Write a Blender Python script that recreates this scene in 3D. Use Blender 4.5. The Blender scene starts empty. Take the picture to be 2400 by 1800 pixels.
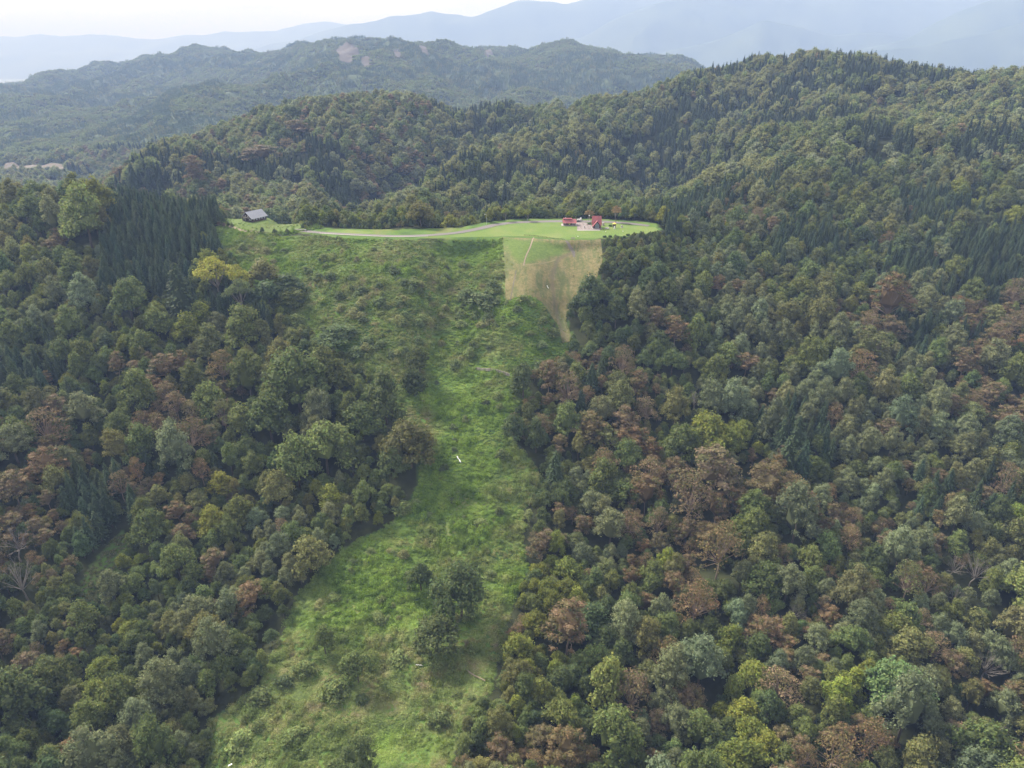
import bpy, math, random
import numpy as np

# ------------------------------------------------------------------ camera, sky, sun, exposure
S = bpy.context.scene
COL = S.collection
R_ = math.radians
PITCH = R_(25.5); FPX = 710.0; CAMZ = 115.0
cam = bpy.data.objects.new('camera', bpy.data.cameras.new('camera'))
COL.objects.link(cam)
cam.location = (0, 0, CAMZ); cam.rotation_euler = (math.pi/2 - PITCH, 0, 0)
cam.data.sensor_width = 36.0; cam.data.lens = 36.0*FPX/1024.0
cam.data.clip_start = 1.0; cam.data.clip_end = 90000.0
S.camera = cam
SUN_EL, SUN_AZ = R_(41), R_(-48)          # azimuth measured from +Y towards +X
SUN_STRENGTH = 4.3; SUN_ANGLE = 12.0
SKY_STRENGTH = 0.10; CLOUD_STRENGTH = 0.63
HAZE_DENSITY = 0.00014; HAZE_COLOR = (0.34, 0.49, 0.86); HAZE_ANISO = 0.0
EXPOSURE = 1.24
world = bpy.data.worlds.new('World'); S.world = world; world.use_nodes = True
wn = world.node_tree; wn.nodes.clear()
def wnode(t): return wn.nodes.new(t)
sky = wnode('ShaderNodeTexSky'); sky.sky_type = 'NISHITA'; sky.sun_disc = False
sky.sun_elevation = SUN_EL; sky.sun_rotation = SUN_AZ; sky.dust_density = 2.0; sky.altitude = 300
bg1 = wnode('ShaderNodeBackground'); bg1.inputs[1].default_value = SKY_STRENGTH
bg2 = wnode('ShaderNodeBackground'); bg2.inputs[1].default_value = CLOUD_STRENGTH
wn.links.new(sky.outputs[0], bg1.inputs[0])
tc = wnode('ShaderNodeTexCoord'); sep = wnode('ShaderNodeSeparateXYZ')
wn.links.new(tc.outputs['Generated'], sep.inputs[0])
zz = wnode('ShaderNodeMath'); zz.operation = 'ADD'; zz.inputs[1].default_value = 0.12
wn.links.new(sep.outputs[2], zz.inputs[0])
zm = wnode('ShaderNodeMath'); zm.operation = 'MAXIMUM'; zm.inputs[1].default_value = 0.05
wn.links.new(zz.outputs[0], zm.inputs[0])
dx = wnode('ShaderNodeMath'); dx.operation = 'DIVIDE'; dy = wnode('ShaderNodeMath'); dy.operation = 'DIVIDE'
wn.links.new(sep.outputs[0], dx.inputs[0]); wn.links.new(zm.outputs[0], dx.inputs[1])
wn.links.new(sep.outputs[1], dy.inputs[0]); wn.links.new(zm.outputs[0], dy.inputs[1])
cmb = wnode('ShaderNodeCombineXYZ'); wn.links.new(dx.outputs[0], cmb.inputs[0]); wn.links.new(dy.outputs[0], cmb.inputs[1])
cn = wnode('ShaderNodeTexNoise'); cn.inputs['Scale'].default_value = 0.9; cn.inputs['Detail'].default_value = 6; cn.inputs['Distortion'].default_value = 0.4
wn.links.new(cmb.outputs[0], cn.inputs['Vector'])
cr = wnode('ShaderNodeValToRGB')
cr.color_ramp.elements[0].position = 0.35; cr.color_ramp.elements[0].color = (0.78, 0.79, 0.84, 1)
cr.color_ramp.elements[1].position = 0.62; cr.color_ramp.elements[1].color = (1.0, 0.96, 0.93, 1)
wn.links.new(cn.outputs['Fac'], cr.inputs[0]); wn.links.new(cr.outputs[0], bg2.inputs[0])
cf = wnode('ShaderNodeMapRange'); cf.inputs['From Min'].default_value = 0.25; cf.inputs['From Max'].default_value = 0.6
cf.inputs['To Min'].default_value = 0.88; cf.inputs['To Max'].default_value = 0.97
wn.links.new(cn.outputs['Fac'], cf.inputs['Value'])
mixs = wnode('ShaderNodeMixShader'); wn.links.new(cf.outputs[0], mixs.inputs[0])
wn.links.new(bg1.outputs[0], mixs.inputs[1]); wn.links.new(bg2.outputs[0], mixs.inputs[2])
wo = wnode('ShaderNodeOutputWorld'); wn.links.new(mixs.outputs[0], wo.inputs[0])

sun = bpy.data.objects.new('sun', bpy.data.lights.new('sun', 'SUN'))
COL.objects.link(sun); sun.data.energy = SUN_STRENGTH; sun.data.angle = R_(SUN_ANGLE); sun.data.color = (1.0, 0.955, 0.88)
sun.rotation_euler = (math.pi/2 - SUN_EL, 0, math.pi - SUN_AZ)
sun.location = (-300, 300, 500)
S.view_settings.view_transform = 'Standard'; S.view_settings.look = 'None'
S.view_settings.gamma = 1; S.view_settings.exposure = EXPOSURE; S.view_settings.use_curve_mapping = False
S.render.engine = 'CYCLES'
cy = S.cycles
cy.max_bounces = 4; cy.diffuse_bounces = 2; cy.glossy_bounces = 1; cy.transmission_bounces = 2
cy.volume_bounces = 0; cy.transparent_max_bounces = 4; cy.use_denoising = True
cy.use_adaptive_sampling = True; cy.adaptive_threshold = 0.02

# ------------------------------------------------------------------ maths helpers
cP, sP = math.cos(PITCH), math.sin(PITCH)
D = 1024.0/2212.0                                   # the photograph was surveyed on a 2212 px wide view
def ray(px, py):
    px = np.asarray(px, float); py = np.asarray(py, float)
    a = px-512.0; b = 384.0-py
    return a, FPX*cP + b*sP, -FPX*sP + b*cP
def project(x, y, z):
    zc = z-CAMZ
    f = y*cP - zc*sP; u = y*sP + zc*cP
    f = np.maximum(f, 1e-3)
    return 512+FPX*x/f, 384-FPX*u/f, f
def lattice(ix, iy, seed):
    h = (ix.astype(np.int64)*374761393 + iy.astype(np.int64)*668265263 + seed*974634777) & 0x7fffffff
    h = ((h ^ (h >> 13))*1274126177) & 0x7fffffff
    h = h ^ (h >> 16)
    return (h & 0xffff)/65535.0
def vnoise(x, y, seed=0):
    x = np.asarray(x, float); y = np.asarray(y, float)
    ix = np.floor(x); iy = np.floor(y); fx = x-ix; fy = y-iy
    fx = fx*fx*(3-2*fx); fy = fy*fy*(3-2*fy)
    a = lattice(ix, iy, seed); b = lattice(ix+1, iy, seed); c = lattice(ix, iy+1, seed); d = lattice(ix+1, iy+1, seed)
    return (a*(1-fx)+b*fx)*(1-fy) + (c*(1-fx)+d*fx)*fy
def fbm(x, y, seed=0, n=4):
    t = 0; a = 1; s = 0
    for k in range(n):
        t = t + a*(vnoise(x*2**k, y*2**k, seed+k*17)-0.5); s += a; a *= 0.5
    return t/s*2
def smooth(a, b, x):
    t = np.clip((x-a)/(b-a), 0, 1); return t*t*(3-2*t)
def inside(poly, x, y):
    x = np.asarray(x, float); y = np.asarray(y, float); r = np.zeros(x.shape, bool); n = len(poly)
    for i in range(n):
        x1, y1 = poly[i]; x2, y2 = poly[(i+1) % n]
        if y1 == y2: continue
        c = ((y1 > y) != (y2 > y)) & (x < (x2-x1)*(y-y1)/(y2-y1)+x1)
        r ^= c
    return r
def polydist(poly, x, y, closed=True):
    x = np.asarray(x, float); y = np.asarray(y, float); d = np.full(x.shape, 1e9); n = len(poly)
    for i in range(n if closed else n-1):
        x1, y1 = poly[i]; x2, y2 = poly[(i+1) % n]
        L = (x2-x1)**2+(y2-y1)**2+1e-9
        t = np.clip(((x-x1)*(x2-x1)+(y-y1)*(y2-y1))/L, 0, 1)
        d = np.minimum(d, np.hypot(x-x1-t*(x2-x1), y-y1-t*(y2-y1)))
    return d
def sdist(poly, x, y):
    return np.where(inside(poly, x, y), -1, 1)*polydist(poly, x, y)

# ------------------------------------------------------------------ terrain
def flat_at(dx_, dy_, z=0.0):                       # survey point on the level terrace
    a, b, c = ray(dx_*D, dy_*D); t = (z-CAMZ)/c
    return (float(a*t), float(b*t))
FLAT = [flat_at(*p) for p in [(640,502),(720,513),(860,517),(1083,514),(1220,520),(1300,516),(1390,508),(1428,496),(1418,482),(1300,472),(1120,472),(1050,479),(1000,490),(860,496),(700,493)]]
CP = []
def gp(dx_, dy_, Y, can=0):
    a, b, c = ray(dx_*D, dy_*D)
    u = float(a/b); z = CAMZ + float(c/b)*Y - can
    CP.append((u, math.log(Y), z))
def wp(u, Y, z): CP.append((u, math.log(Y), z))
# terrace and its edges
for x_ in (700, 900, 1083, 1200, 1300): gp(x_, 514, 115/0.2453)
gp(1400, 507, 474)
for x_ in (700, 900, 1100, 1250, 1400): gp(x_, 478, 518)
for x_ in (-60, 60, 180, 300): wp((x_*D-512)/740, 600, -15); wp((x_*D-512)/740, 760, -60); wp((x_*D-512)/740, 1050, -100)
wp(-0.5, 600, -20); wp(-0.45, 600, -28)
# slope under the terrace, down the clearing
gp(1150, 620, 408); gp(900, 620, 408); gp(1200, 737, 380); gp(950, 737, 378)
gp(1050, 800, 352); gp(980, 990, 288); gp(960, 1180, 243); gp(850, 1300, 210); gp(800, 1440, 180); gp(700, 1659, 140)
gp(600, 620, 412, 4); gp(700, 800, 340, 8); gp(560, 950, 290, 10); gp(500, 1150, 240, 11); gp(450, 1350, 192, 11); gp(300, 1659, 140, 11)
gp(1250, 900, 315, 10); gp(1300, 1100, 258, 12); gp(1350, 1300, 208, 12); gp(1400, 1500, 168, 12); gp(1500, 1659, 142, 12)
# left ridge
gp(540, 480, 497); gp(620, 497, 487); gp(460, 388, 492, 31); gp(330, 380, 492, 33); gp(180, 395, 490, 21); gp(40, 388, 488, 22)
gp(100, 540, 430, 11); gp(300, 560, 425, 16); gp(420, 560, 425, 12); gp(100, 660, 375, 11); gp(300, 700, 358, 11)
gp(100, 860, 305, 12); gp(250, 860, 308, 12); gp(100, 1100, 235, 13); gp(60, 1350, 185, 13); gp(60, 1600, 145, 13); gp(250, 1250, 218, 6)
# right slope
gp(1450, 560, 440, 10); gp(1450, 700, 382, 11); gp(1600, 620, 420, 11); gp(1600, 800, 350, 11); gp(1800, 640, 420, 12); gp(2000, 700, 395, 12); gp(2180, 650, 420, 12)
gp(1800, 860, 325, 12); gp(2100, 860, 325, 12); gp(1700, 1100, 250, 12); gp(2100, 1100, 250, 12); gp(1700, 1350, 195, 12); gp(2150, 1350, 198, 12); gp(1850, 1620, 145, 12); gp(2200, 1620, 148, 12)
# behind the terrace: side valley, then the hills
for x_, Y_, z_ in ((600, 600, -30), (800, 610, -34), (1000, 620, -36), (1200, 610, -30), (1380, 590, -20)): wp((x_*D-512)/712, Y_, z_)
gp(650, 410, 760, 12); gp(900, 405, 760, 12); gp(1150, 400, 740, 12); gp(500, 400, 780, 12)
gp(1500, 440, 600, 12); gp(1600, 330, 720, 12); gp(1760, 250, 820, 12); gp(1950, 185, 900, 12)
gp(1400, 385, 770, 14); gp(1480, 290, 960, 14); gp(1620, 215, 1040, 14); gp(1740, 175, 1060, 14); gp(1250, 310, 900, 12); gp(1130, 340, 830, 12); gp(1250, 400, 720, 12)
for x_, y_, Y_ in ((1260,222,1080),(1180,250,1010),(1090,288,930),(1010,330,850),(920,378,780),(830,408,735)):
    gp(x_, y_, Y_, 12); u_ = CP[-1][0]; z_ = CP[-1][2]; wp(u_-0.012, Y_+75, z_-34); wp(u_-0.02, Y_+45, z_-24)
gp(1560, 335, 730, 12); gp(1650, 285, 790, 12); gp(1850, 175, 940, 12)
gp(1900, 380, 620, 12); gp(2150, 380, 600, 12); gp(2180, 250, 760, 12); gp(2100, 520, 490, 12); gp(1800, 500, 510, 12); gp(1550, 500, 500, 10)
gp(750, 330, 900, 12); gp(930, 300, 1020, 14); gp(620, 330, 900, 12)
gp(400, 350, 850, 14); gp(300, 372, 800, 14)
# crest of the middle hill and of the right hill
for x_, y_, Y_ in ((330,330,950),(450,282,1010),(560,240,1060),(650,218,1090),(750,208,1110),(860,206,1120),(940,232,1130),(1050,240,1150),(1100,236,1150),(1200,210,1150),(1290,202,1150),(1330,190,1140),(1450,160,1120),(1520,150,1110),(1640,132,1090),(1750,112,1070),(1850,108,1050),(1960,128,1020),(2060,140,990),(2160,135,960),(2212,150,930)):
    gp(x_, y_, Y_, 14 if x_ < 1300 else 27)
for x_, z_ in ((330,-100),(560,-80),(750,-60),(950,-60),(1150,-50),(1400,-20),(1700,20),(2000,20),(2212,10)): wp((x_*D-512)/750, 1450, z_)
# valley on the left and the blue ranges
gp(60, 375, 1500, 0); gp(20, 330, 1750, 8); gp(180, 330, 1650, 8); gp(60, 290, 2050, 10); gp(250, 300, 1800, 10); gp(350, 260, 2000, 10); gp(480, 215, 2150, 10); gp(560, 205, 2250, 10)
gp(150, 240, 2500, 10); gp(0, 240, 2500, 10); gp(300, 215, 2700, 10); gp(700, 190, 2300, 10); gp(900, 190, 2400, 10); gp(1100, 190, 2400, 10); gp(1300, 180, 2500, 10)
gp(0, 196, 3200, 10); gp(150, 176, 3400, 10); gp(300, 160, 3500, 10); gp(450, 150, 3300, 10); gp(600, 150, 3100, 10)
for x_, y_, Y_ in ((560,130,3700),(620,112,3700),(690,98,3700),(760,92,3700),(810,92,3700),(845,104,3650),(880,88,3600),(950,104,3600),(1040,95,3600),(1100,108,3600),(1180,104,3600),(1250,98,3550),(1330,108,3500),(1400,118,3450),(1470,135,3400),(1520,160,3350),(1600,185,3300)):
    gp(x_, y_, Y_, 10)
for x_, y_ in ((0,182),(100,165),(200,152),(300,142),(380,122),(450,115),(520,128)): gp(x_, y_, 4600, 10)
for x_ in (-400, 0, 400, 800, 1200, 1600, 2000, 2500): wp((x_*D-512)/780, 5600, -260)
for x_ in (-400, 400, 1200, 2000, 2500): wp((x_*D-512)/780, 7600, -452)
for x_ in (1800, 2200): wp((x_*D-512)/780, 2400, -40); wp((x_*D-512)/780, 3500, -80)
# outside the frame
for Y_, z_ in ((60,-72),(100,-76)):
    for u_ in (-1.0, -0.5, 0, 0.5, 1.0): wp(u_, Y_, z_)
for u_ in (-1.15, 1.15):
    for Y_, z_ in ((160,-68),(250,-56),(350,-30),(480,8 if u_ < 0 else 0),(700, -30 if u_ < 0 else 20),(1000, -60 if u_ < 0 else 90),(1600,-110 if u_ < 0 else 20),(2500,-90),(3600,-40),(4600,20)): wp(u_, Y_, z_)
CP = np.array(CP); US = 3.0
def tps_fit(P):
    n = len(P); X = P[:, 0]*US; V = P[:, 1]
    r2 = (X[:, None]-X[None])**2 + (V[:, None]-V[None])**2
    K = 0.5*r2*np.log(r2+1e-12) + np.eye(n)*0.0008
    A = np.zeros((n+3, n+3)); A[:n, :n] = K; A[:n, n] = 1; A[:n, n+1] = X; A[:n, n+2] = V; A[n:, :n] = A[:n, n:].T
    return np.linalg.solve(A, np.concatenate([P[:, 2]/np.exp(V), [0, 0, 0]]))
W = tps_fit(CP)
def tps(u, v):
    X = u*US; out = W[-3] + W[-2]*X + W[-1]*v
    for i in range(len(CP)):
        r2 = (X-CP[i, 0]*US)**2 + (v-CP[i, 1])**2
        out = out + W[i]*0.5*r2*np.log(r2+1e-12)
    return out*np.exp(v)
NU, NV = 430, 700
UG = np.linspace(-1.3, 1.3, NU); V0, V1 = math.log(55), math.log(7600)
VG = np.linspace(V0, V1, NV)
uu, vv = np.meshgrid(UG, VG)                        # rows are distance
YY = np.exp(vv); XX = uu*YY
ZZ = tps(uu, vv)
def ridged(x, y, s): return 1-2*np.abs(fbm(x, y, s, 4))
fl = sdist(FLAT, XX, YY)
away = smooth(0, 60, fl)
ZZ += away*(2.4*fbm(XX/45, YY/45, 3)+1.3*(1-smooth(450, 600, YY))*fbm(XX/11, YY/9, 6))
ZZ += smooth(560, 800, YY)*(1-smooth(1500, 2200, YY))*((34-24*smooth(880, 1020, YY)*(1-smooth(1250, 1500, YY)))*(ridged(XX/210+0.5*fbm(XX/300, YY/300, 4), YY/430, 9)-0.62)+7*(ridged(XX/70, YY/95, 12)-0.6))
far_w = smooth(1500, 2300, YY)*(1-smooth(5000, 6000, YY))
ZZ += far_w*(70*(ridged(XX/520+3+0.6*fbm(XX/700, YY/700, 8), YY/1100+XX/1500, 21)-0.64)+30*(ridged(XX/210, YY/260, 33)-0.6)+10*fbm(XX/90, YY/90, 35))
ZZ = np.where(YY > 5200, np.maximum(ZZ, -453), ZZ)
wfl = 1-smooth(0, 7, fl)
ZZ = ZZ*(1-wfl)
def H(x, y):
    x = np.asarray(x, float); y = np.maximum(np.asarray(y, float), 56)
    fu = np.clip((x/y-UG[0])/(UG[1]-UG[0]), 0, NU-1.001); fv = np.clip((np.log(y)-V0)/(VG[1]-VG[0]), 0, NV-1.001)
    i = fu.astype(int); j = fv.astype(int); a = fu-i; b = fv-j
    return (ZZ[j, i]*(1-a)+ZZ[j, i+1]*a)*(1-b)+(ZZ[j+1, i]*(1-a)+ZZ[j+1, i+1]*a)*b
STEPS = np.exp(np.linspace(math.log(80), math.log(7000), 1400))
def survey(dx_, dy_, dz=0.0, d=D):                  # where the line of sight of a survey point meets the ground (raised by dz)
    a, b, c = ray(dx_*d, dy_*d)
    X = STEPS*float(a/b); Z = CAMZ+STEPS*float(c/b); h = H(X, STEPS)+dz
    k = np.nonzero(Z < h)[0]; k = k[0] if len(k) else len(STEPS)-1
    if k > 0:
        g0 = Z[k-1]-h[k-1]; g1 = Z[k]-h[k]; t = g0/(g0-g1+1e-9)
        Y = STEPS[k-1]+(STEPS[k]-STEPS[k-1])*min(max(t, 0), 1)
    else: Y = STEPS[0]
    x = Y*float(a/b); return x, Y, float(H(x, Y))
def spoly(pts): return [survey(*p)[:2] for p in pts]

MEADOW = spoly([(468,497),(560,506),(640,512),(860,518),(1084,516),(1094,650),(1130,640),(1172,655),(1212,740),(1232,752),(1190,790),(1120,800),(1150,860),(1110,895),(1085,930),(1150,1000),(1180,1050),(1132,1100),(1130,1170),(1142,1230),(1110,1300),(1080,1400),(1060,1500),(1000,1560),(960,1658),(440,1658),(450,1560),(560,1480),(620,1350),(640,1290),(700,1230),(740,1185),(830,1140),(880,1090),(905,1040),(900,960),(870,900),(830,850),(770,790),(700,740),(650,710),(600,670),(540,655),(520,600),(500,560),(470,530)])
MEADOW[MEADOW.index(survey(960,1658)[:2])] = (MEADOW[MEADOW.index(survey(960,1658)[:2])][0]-5, 100)
MEADOW[MEADOW.index(survey(440,1658)[:2])] = (-80, 100)
MOWN = spoly([(1084,513),(1145,515),(1220,520),(1298,517),(1303,560),(1290,600),(1302,622),(1270,622),(1240,660),(1222,690),(1237,738),(1215,742),(1204,700),(1170,652),(1130,640),(1092,650),(1090,560)])
LAWN = [flat_at(*p) for p in [(905,514),(960,513),(1083,511),(1145,511),(1220,517),(1300,513),(1380,508),(1425,498),(1415,491),(1340,485),(1245,484),(1210,480),(1120,481),(1085,487),(1040,499),(1000,505)]]
KNOLL = spoly([(485,486),(520,498),(590,504),(640,497),(655,490),(625,482),(600,472),(580,462),(560,455),(520,452),(505,462)])
VERGE = [flat_at(*p) for p in [(700,499),(720,504),(790,506),(818,505),(790,499),(750,496)]]
STRIP = spoly([(165,1290),(185,1240),(220,1190),(262,1150),(290,1160),(258,1215),(228,1270),(196,1325)])       # grassy gap in the left wood
FIELD = spoly([(15,357),(135,360),(140,372),(10,370)])
CLEAR = [FLAT, KNOLL, MOWN, MEADOW, STRIP]

CABX, CABY, CABZ = survey((500+850/9.217)*0.92167, (450+668/9.217)*0.92167)
_cx, _cy = CABX-1.0, CABY+8.0                        # a level pad for the cabin
_w = 1-smooth(9.5, 16, np.hypot(XX-_cx, YY-_cy)); ZZ[:] = ZZ*(1-_w)+(CABZ+0.1)*_w
# ------------------------------------------------------------------ object helpers
def tag(o, label=None, cat=None, group=None, kind=None):
    if label: o['label'] = label
    if cat: o['category'] = cat
    if group: o['group'] = group
    if kind: o['kind'] = kind
    return o
def link(o, parent=None):
    COL.objects.link(o)
    if parent: o.parent = parent
    return o
def mesh(name, V, F, mats=(), smooth_=False):
    me = bpy.data.meshes.new(name)
    me.from_pydata([tuple(v) for v in V], [], [tuple(f) for f in F])
    for m in mats: me.materials.append(m)
    if smooth_: me.polygons.foreach_set('use_smooth', [True]*len(me.polygons))
    me.update(); return me
def fastmesh(name, V, Q, mats=(), smooth_=False):   # V (n,3), Q (m,4) or (m,3)
    V = np.asarray(V, np.float32); Q = np.asarray(Q, np.int32); k = Q.shape[1]
    me = bpy.data.meshes.new(name); me.vertices.add(len(V)); me.vertices.foreach_set('co', V.ravel())
    me.loops.add(Q.size); me.loops.foreach_set('vertex_index', Q.ravel())
    me.polygons.add(len(Q)); me.polygons.foreach_set('loop_start', np.arange(0, Q.size, k, dtype=np.int32))
    me.polygons.foreach_set('use_smooth', np.full(len(Q), smooth_))
    for m in mats: me.materials.append(m)
    me.update(calc_edges=True); me.validate(); return me
def empty(name, loc, rz=0):
    o = bpy.data.objects.new(name, None); o.location = loc; o.rotation_euler = (0, 0, rz); o.empty_display_size = 0.5
    return link(o)
class MB:
    def __init__(s): s.v = []; s.f = []
    def add(s, V, F):
        n = len(s.v); s.v += [tuple(p) for p in V]; s.f += [tuple(i+n for i in f) for f in F]; return s
    def box(s, x0, y0, z0, x1, y1, z1):
        V = [(x0,y0,z0),(x1,y0,z0),(x1,y1,z0),(x0,y1,z0),(x0,y0,z1),(x1,y0,z1),(x1,y1,z1),(x0,y1,z1)]
        return s.add(V, [(3,2,1,0),(4,5,6,7),(0,1,5,4),(1,2,6,5),(2,3,7,6),(3,0,4,7)])
    def slab(s, quad, th):                          # a quad given thickness th along its normal (downwards)
        q = [np.array(p, float) for p in quad]; n = np.cross(q[1]-q[0], q[3]-q[0]); n /= np.linalg.norm(n)
        V = [tuple(p) for p in q]+[tuple(p-n*th) for p in q]
        return s.add(V, [(0,1,2,3),(7,6,5,4),(0,4,5,1),(1,5,6,2),(2,6,7,3),(3,7,4,0)])
    def tube(s, p0, p1, r0, r1, n=8):
        p0 = np.array(p0, float); p1 = np.array(p1, float); d = p1-p0; d /= np.linalg.norm(d)+1e-9
        a = np.cross(d, (0, 0, 1)) if abs(d[2]) < 0.9 else np.cross(d, (1, 0, 0)); a /= np.linalg.norm(a); b = np.cross(d, a)
        V = []
        for p, r in ((p0, r0), (p1, r1)):
            for i in range(n):
                t = 2*math.pi*i/n; V.append(tuple(p+r*(math.cos(t)*a+math.sin(t)*b)))
        F = [(i, (i+1) % n, n+(i+1) % n, n+i) for i in range(n)]+[tuple(range(n))[::-1], tuple(range(n, 2*n))]
        return s.add(V, F)
    def lathe(s, prof, n=14, cx=0, cy=0):
        V = []; F = []
        for r, z in prof:
            for i in range(n): V.append((cx+r*math.cos(2*math.pi*i/n), cy+r*math.sin(2*math.pi*i/n), z))
        for j in range(len(prof)-1):
            for i in range(n): F.append((j*n+i, j*n+(i+1) % n, (j+1)*n+(i+1) % n, (j+1)*n+i))
        F.append(tuple(range(n))[::-1]); F.append(tuple(range((len(prof)-1)*n, len(prof)*n)))
        return s.add(V, F)
    def build(s, name, mat, parent=None, sm=False):
        return link(bpy.data.objects.new(name, mesh(name, s.v, s.f, [mat], sm)), parent)

# ------------------------------------------------------------------ materials
class NT:
    def __init__(s, name):
        s.m = bpy.data.materials.new(name); s.m.use_nodes = True; s.t = s.m.node_tree; s.t.nodes.clear()
    def n(s, t, **k):
        x = s.t.nodes.new(t)
        for a, b in k.items():
            if a.startswith('_'): setattr(x, a[1:], b)
            else: x.inputs[a.replace('__', ' ')].default_value = b
        return x
    def l(s, a, b): s.t.links.new(a, b)
    def noise(s, scale, detail=4, vec=None, rough=0.55):
        x = s.n('ShaderNodeTexNoise', Scale=scale, Detail=detail, Roughness=rough)
        if vec is not None: s.l(vec, x.inputs['Vector'])
        return x.outputs['Fac']
    def ramp(s, fac, stops):
        x = s.n('ShaderNodeValToRGB'); e = x.color_ramp.elements
        while len(e) < len(stops): e.new(0.5)
        for i, (p, c) in enumerate(stops): e[i].position = p; e[i].color = (*c, 1)
        s.l(fac, x.inputs[0]); return x.outputs[0]
    def mix(s, fac, a, b, mode='MIX'):
        x = s.n('ShaderNodeMix', _data_type='RGBA', _blend_type=mode)
        for v, i in ((fac, 0), (a, 6), (b, 7)):
            if hasattr(v, 'default_value') or isinstance(v, bpy.types.NodeSocket): s.l(v, x.inputs[i])
            elif i == 0: x.inputs[0].default_value = v
            else: x.inputs[i].default_value = (*v, 1)
        return x.outputs[2]
    def math(s, op, a, b=None):
        x = s.n('ShaderNodeMath', _operation=op)
        for v, i in ((a, 0), (b, 1)):
            if v is None: continue
            if isinstance(v, bpy.types.NodeSocket): s.l(v, x.inputs[i])
            else: x.inputs[i].default_value = v
        return x.outputs[0]
    def pos(s): return s.n('ShaderNodeNewGeometry').outputs['Position']
    def out(s, col, rough=0.8, bump=None, bs=0.3, bd=0.2, spec=0.2, transl=0.0, metal=0.0):
        p = s.n('ShaderNodeBsdfPrincipled', Roughness=rough, Metallic=metal); p.inputs['Specular IOR Level'].default_value = spec
        if isinstance(col, bpy.types.NodeSocket): s.l(col, p.inputs['Base Color'])
        else: p.inputs['Base Color'].default_value = (*col, 1)
        if bump is not None:
            b = s.n('ShaderNodeBump', Strength=bs, Distance=bd); s.l(bump, b.inputs['Height']); s.l(b.outputs[0], p.inputs['Normal'])
        sh = p.outputs[0]
        if transl > 0:
            t = s.n('ShaderNodeBsdfTranslucent'); s.l(col, t.inputs[0]); mx = s.n('ShaderNodeMixShader'); mx.inputs[0].default_value = transl
            s.l(sh, mx.inputs[1]); s.l(t.outputs[0], mx.inputs[2]); sh = mx.outputs[0]
        o = s.n('ShaderNodeOutputMaterial'); s.l(sh, o.inputs[0]); return s.m
def plain_mat(name, c, rough=0.7, var=0.15, scale=3.0, spec=0.3, metal=0.0):
    t = NT(name); f = t.noise(scale, 5)
    lo = tuple(x*(1-var) for x in c); hi = tuple(min(1, x*(1+var)) for x in c)
    return t.out(t.ramp(f, [(0.35, lo), (0.65, hi)]), rough, f, 0.15, 0.02, spec, metal=metal)

def foliage(name, second=None):
    t = NT(name)
    a = t.n('ShaderNodeAttribute', _attribute_type='INSTANCER', _attribute_name='tint').outputs['Color']
    sh = t.n('ShaderNodeAttribute', _attribute_type='GEOMETRY', _attribute_name='leaf')
    sp = t.n('ShaderNodeSeparateColor'); t.l(sh.outputs['Color'], sp.inputs[0])
    c = a
    if second:                                       # part of the crown keeps another leaf colour
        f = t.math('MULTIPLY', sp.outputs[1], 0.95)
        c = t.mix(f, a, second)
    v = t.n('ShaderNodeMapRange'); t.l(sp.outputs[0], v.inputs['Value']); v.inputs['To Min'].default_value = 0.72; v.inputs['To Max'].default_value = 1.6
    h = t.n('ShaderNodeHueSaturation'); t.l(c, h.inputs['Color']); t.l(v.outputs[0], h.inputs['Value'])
    hv = t.n('ShaderNodeMapRange'); t.l(sp.outputs[2], hv.inputs['Value']); hv.inputs['To Min'].default_value = 0.47; hv.inputs['To Max'].default_value = 0.52
    t.l(hv.outputs[0], h.inputs['Hue'])
    return t.out(h.outputs[0], 0.65, spec=0.14, transl=0.36)
M = {}
M['leaf'] = foliage('leaf')
M['dying_leaf'] = foliage('dying_leaf', (0.10, 0.105, 0.035))
M['needle'] = foliage('needle')
M['bark'] = plain_mat('bark', (0.10, 0.08, 0.06), 0.9, 0.35, 4)
M['pale_bark'] = plain_mat('pale_bark', (0.19, 0.17, 0.15), 0.9, 0.25, 4)
M['dead_twig'] = plain_mat('dead_twig', (0.22, 0.165, 0.125), 0.9, 0.25, 4)

t = NT('hillside'); P = t.pos()
zone = t.n('ShaderNodeAttribute', _attribute_type='GEOMETRY', _attribute_name='zone')
zs = t.n('ShaderNodeSeparateColor'); t.l(zone.outputs['Color'], zs.inputs[0])
forest = t.ramp(t.noise(0.12, 6, P), [(0.35, (0.022, 0.026, 0.014)), (0.6, (0.042, 0.048, 0.022)), (0.75, (0.06, 0.06, 0.03))])
weeds = t.ramp(t.noise(0.05, 8, P), [(0.3, (0.05, 0.09, 0.03)), (0.5, (0.09, 0.15, 0.035)), (0.7, (0.15, 0.16, 0.06))])
wood = t.ramp(t.noise(0.02, 8, P), [(0.35, (0.04, 0.06, 0.03)), (0.65, (0.08, 0.10, 0.05))])
col = t.mix(zs.outputs[0], forest, weeds); col = t.mix(zs.outputs[1], col, wood)
M['hillside'] = t.out(col, 0.95, t.noise(0.8, 6, P), 0.6, 0.4, 0.05)

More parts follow.
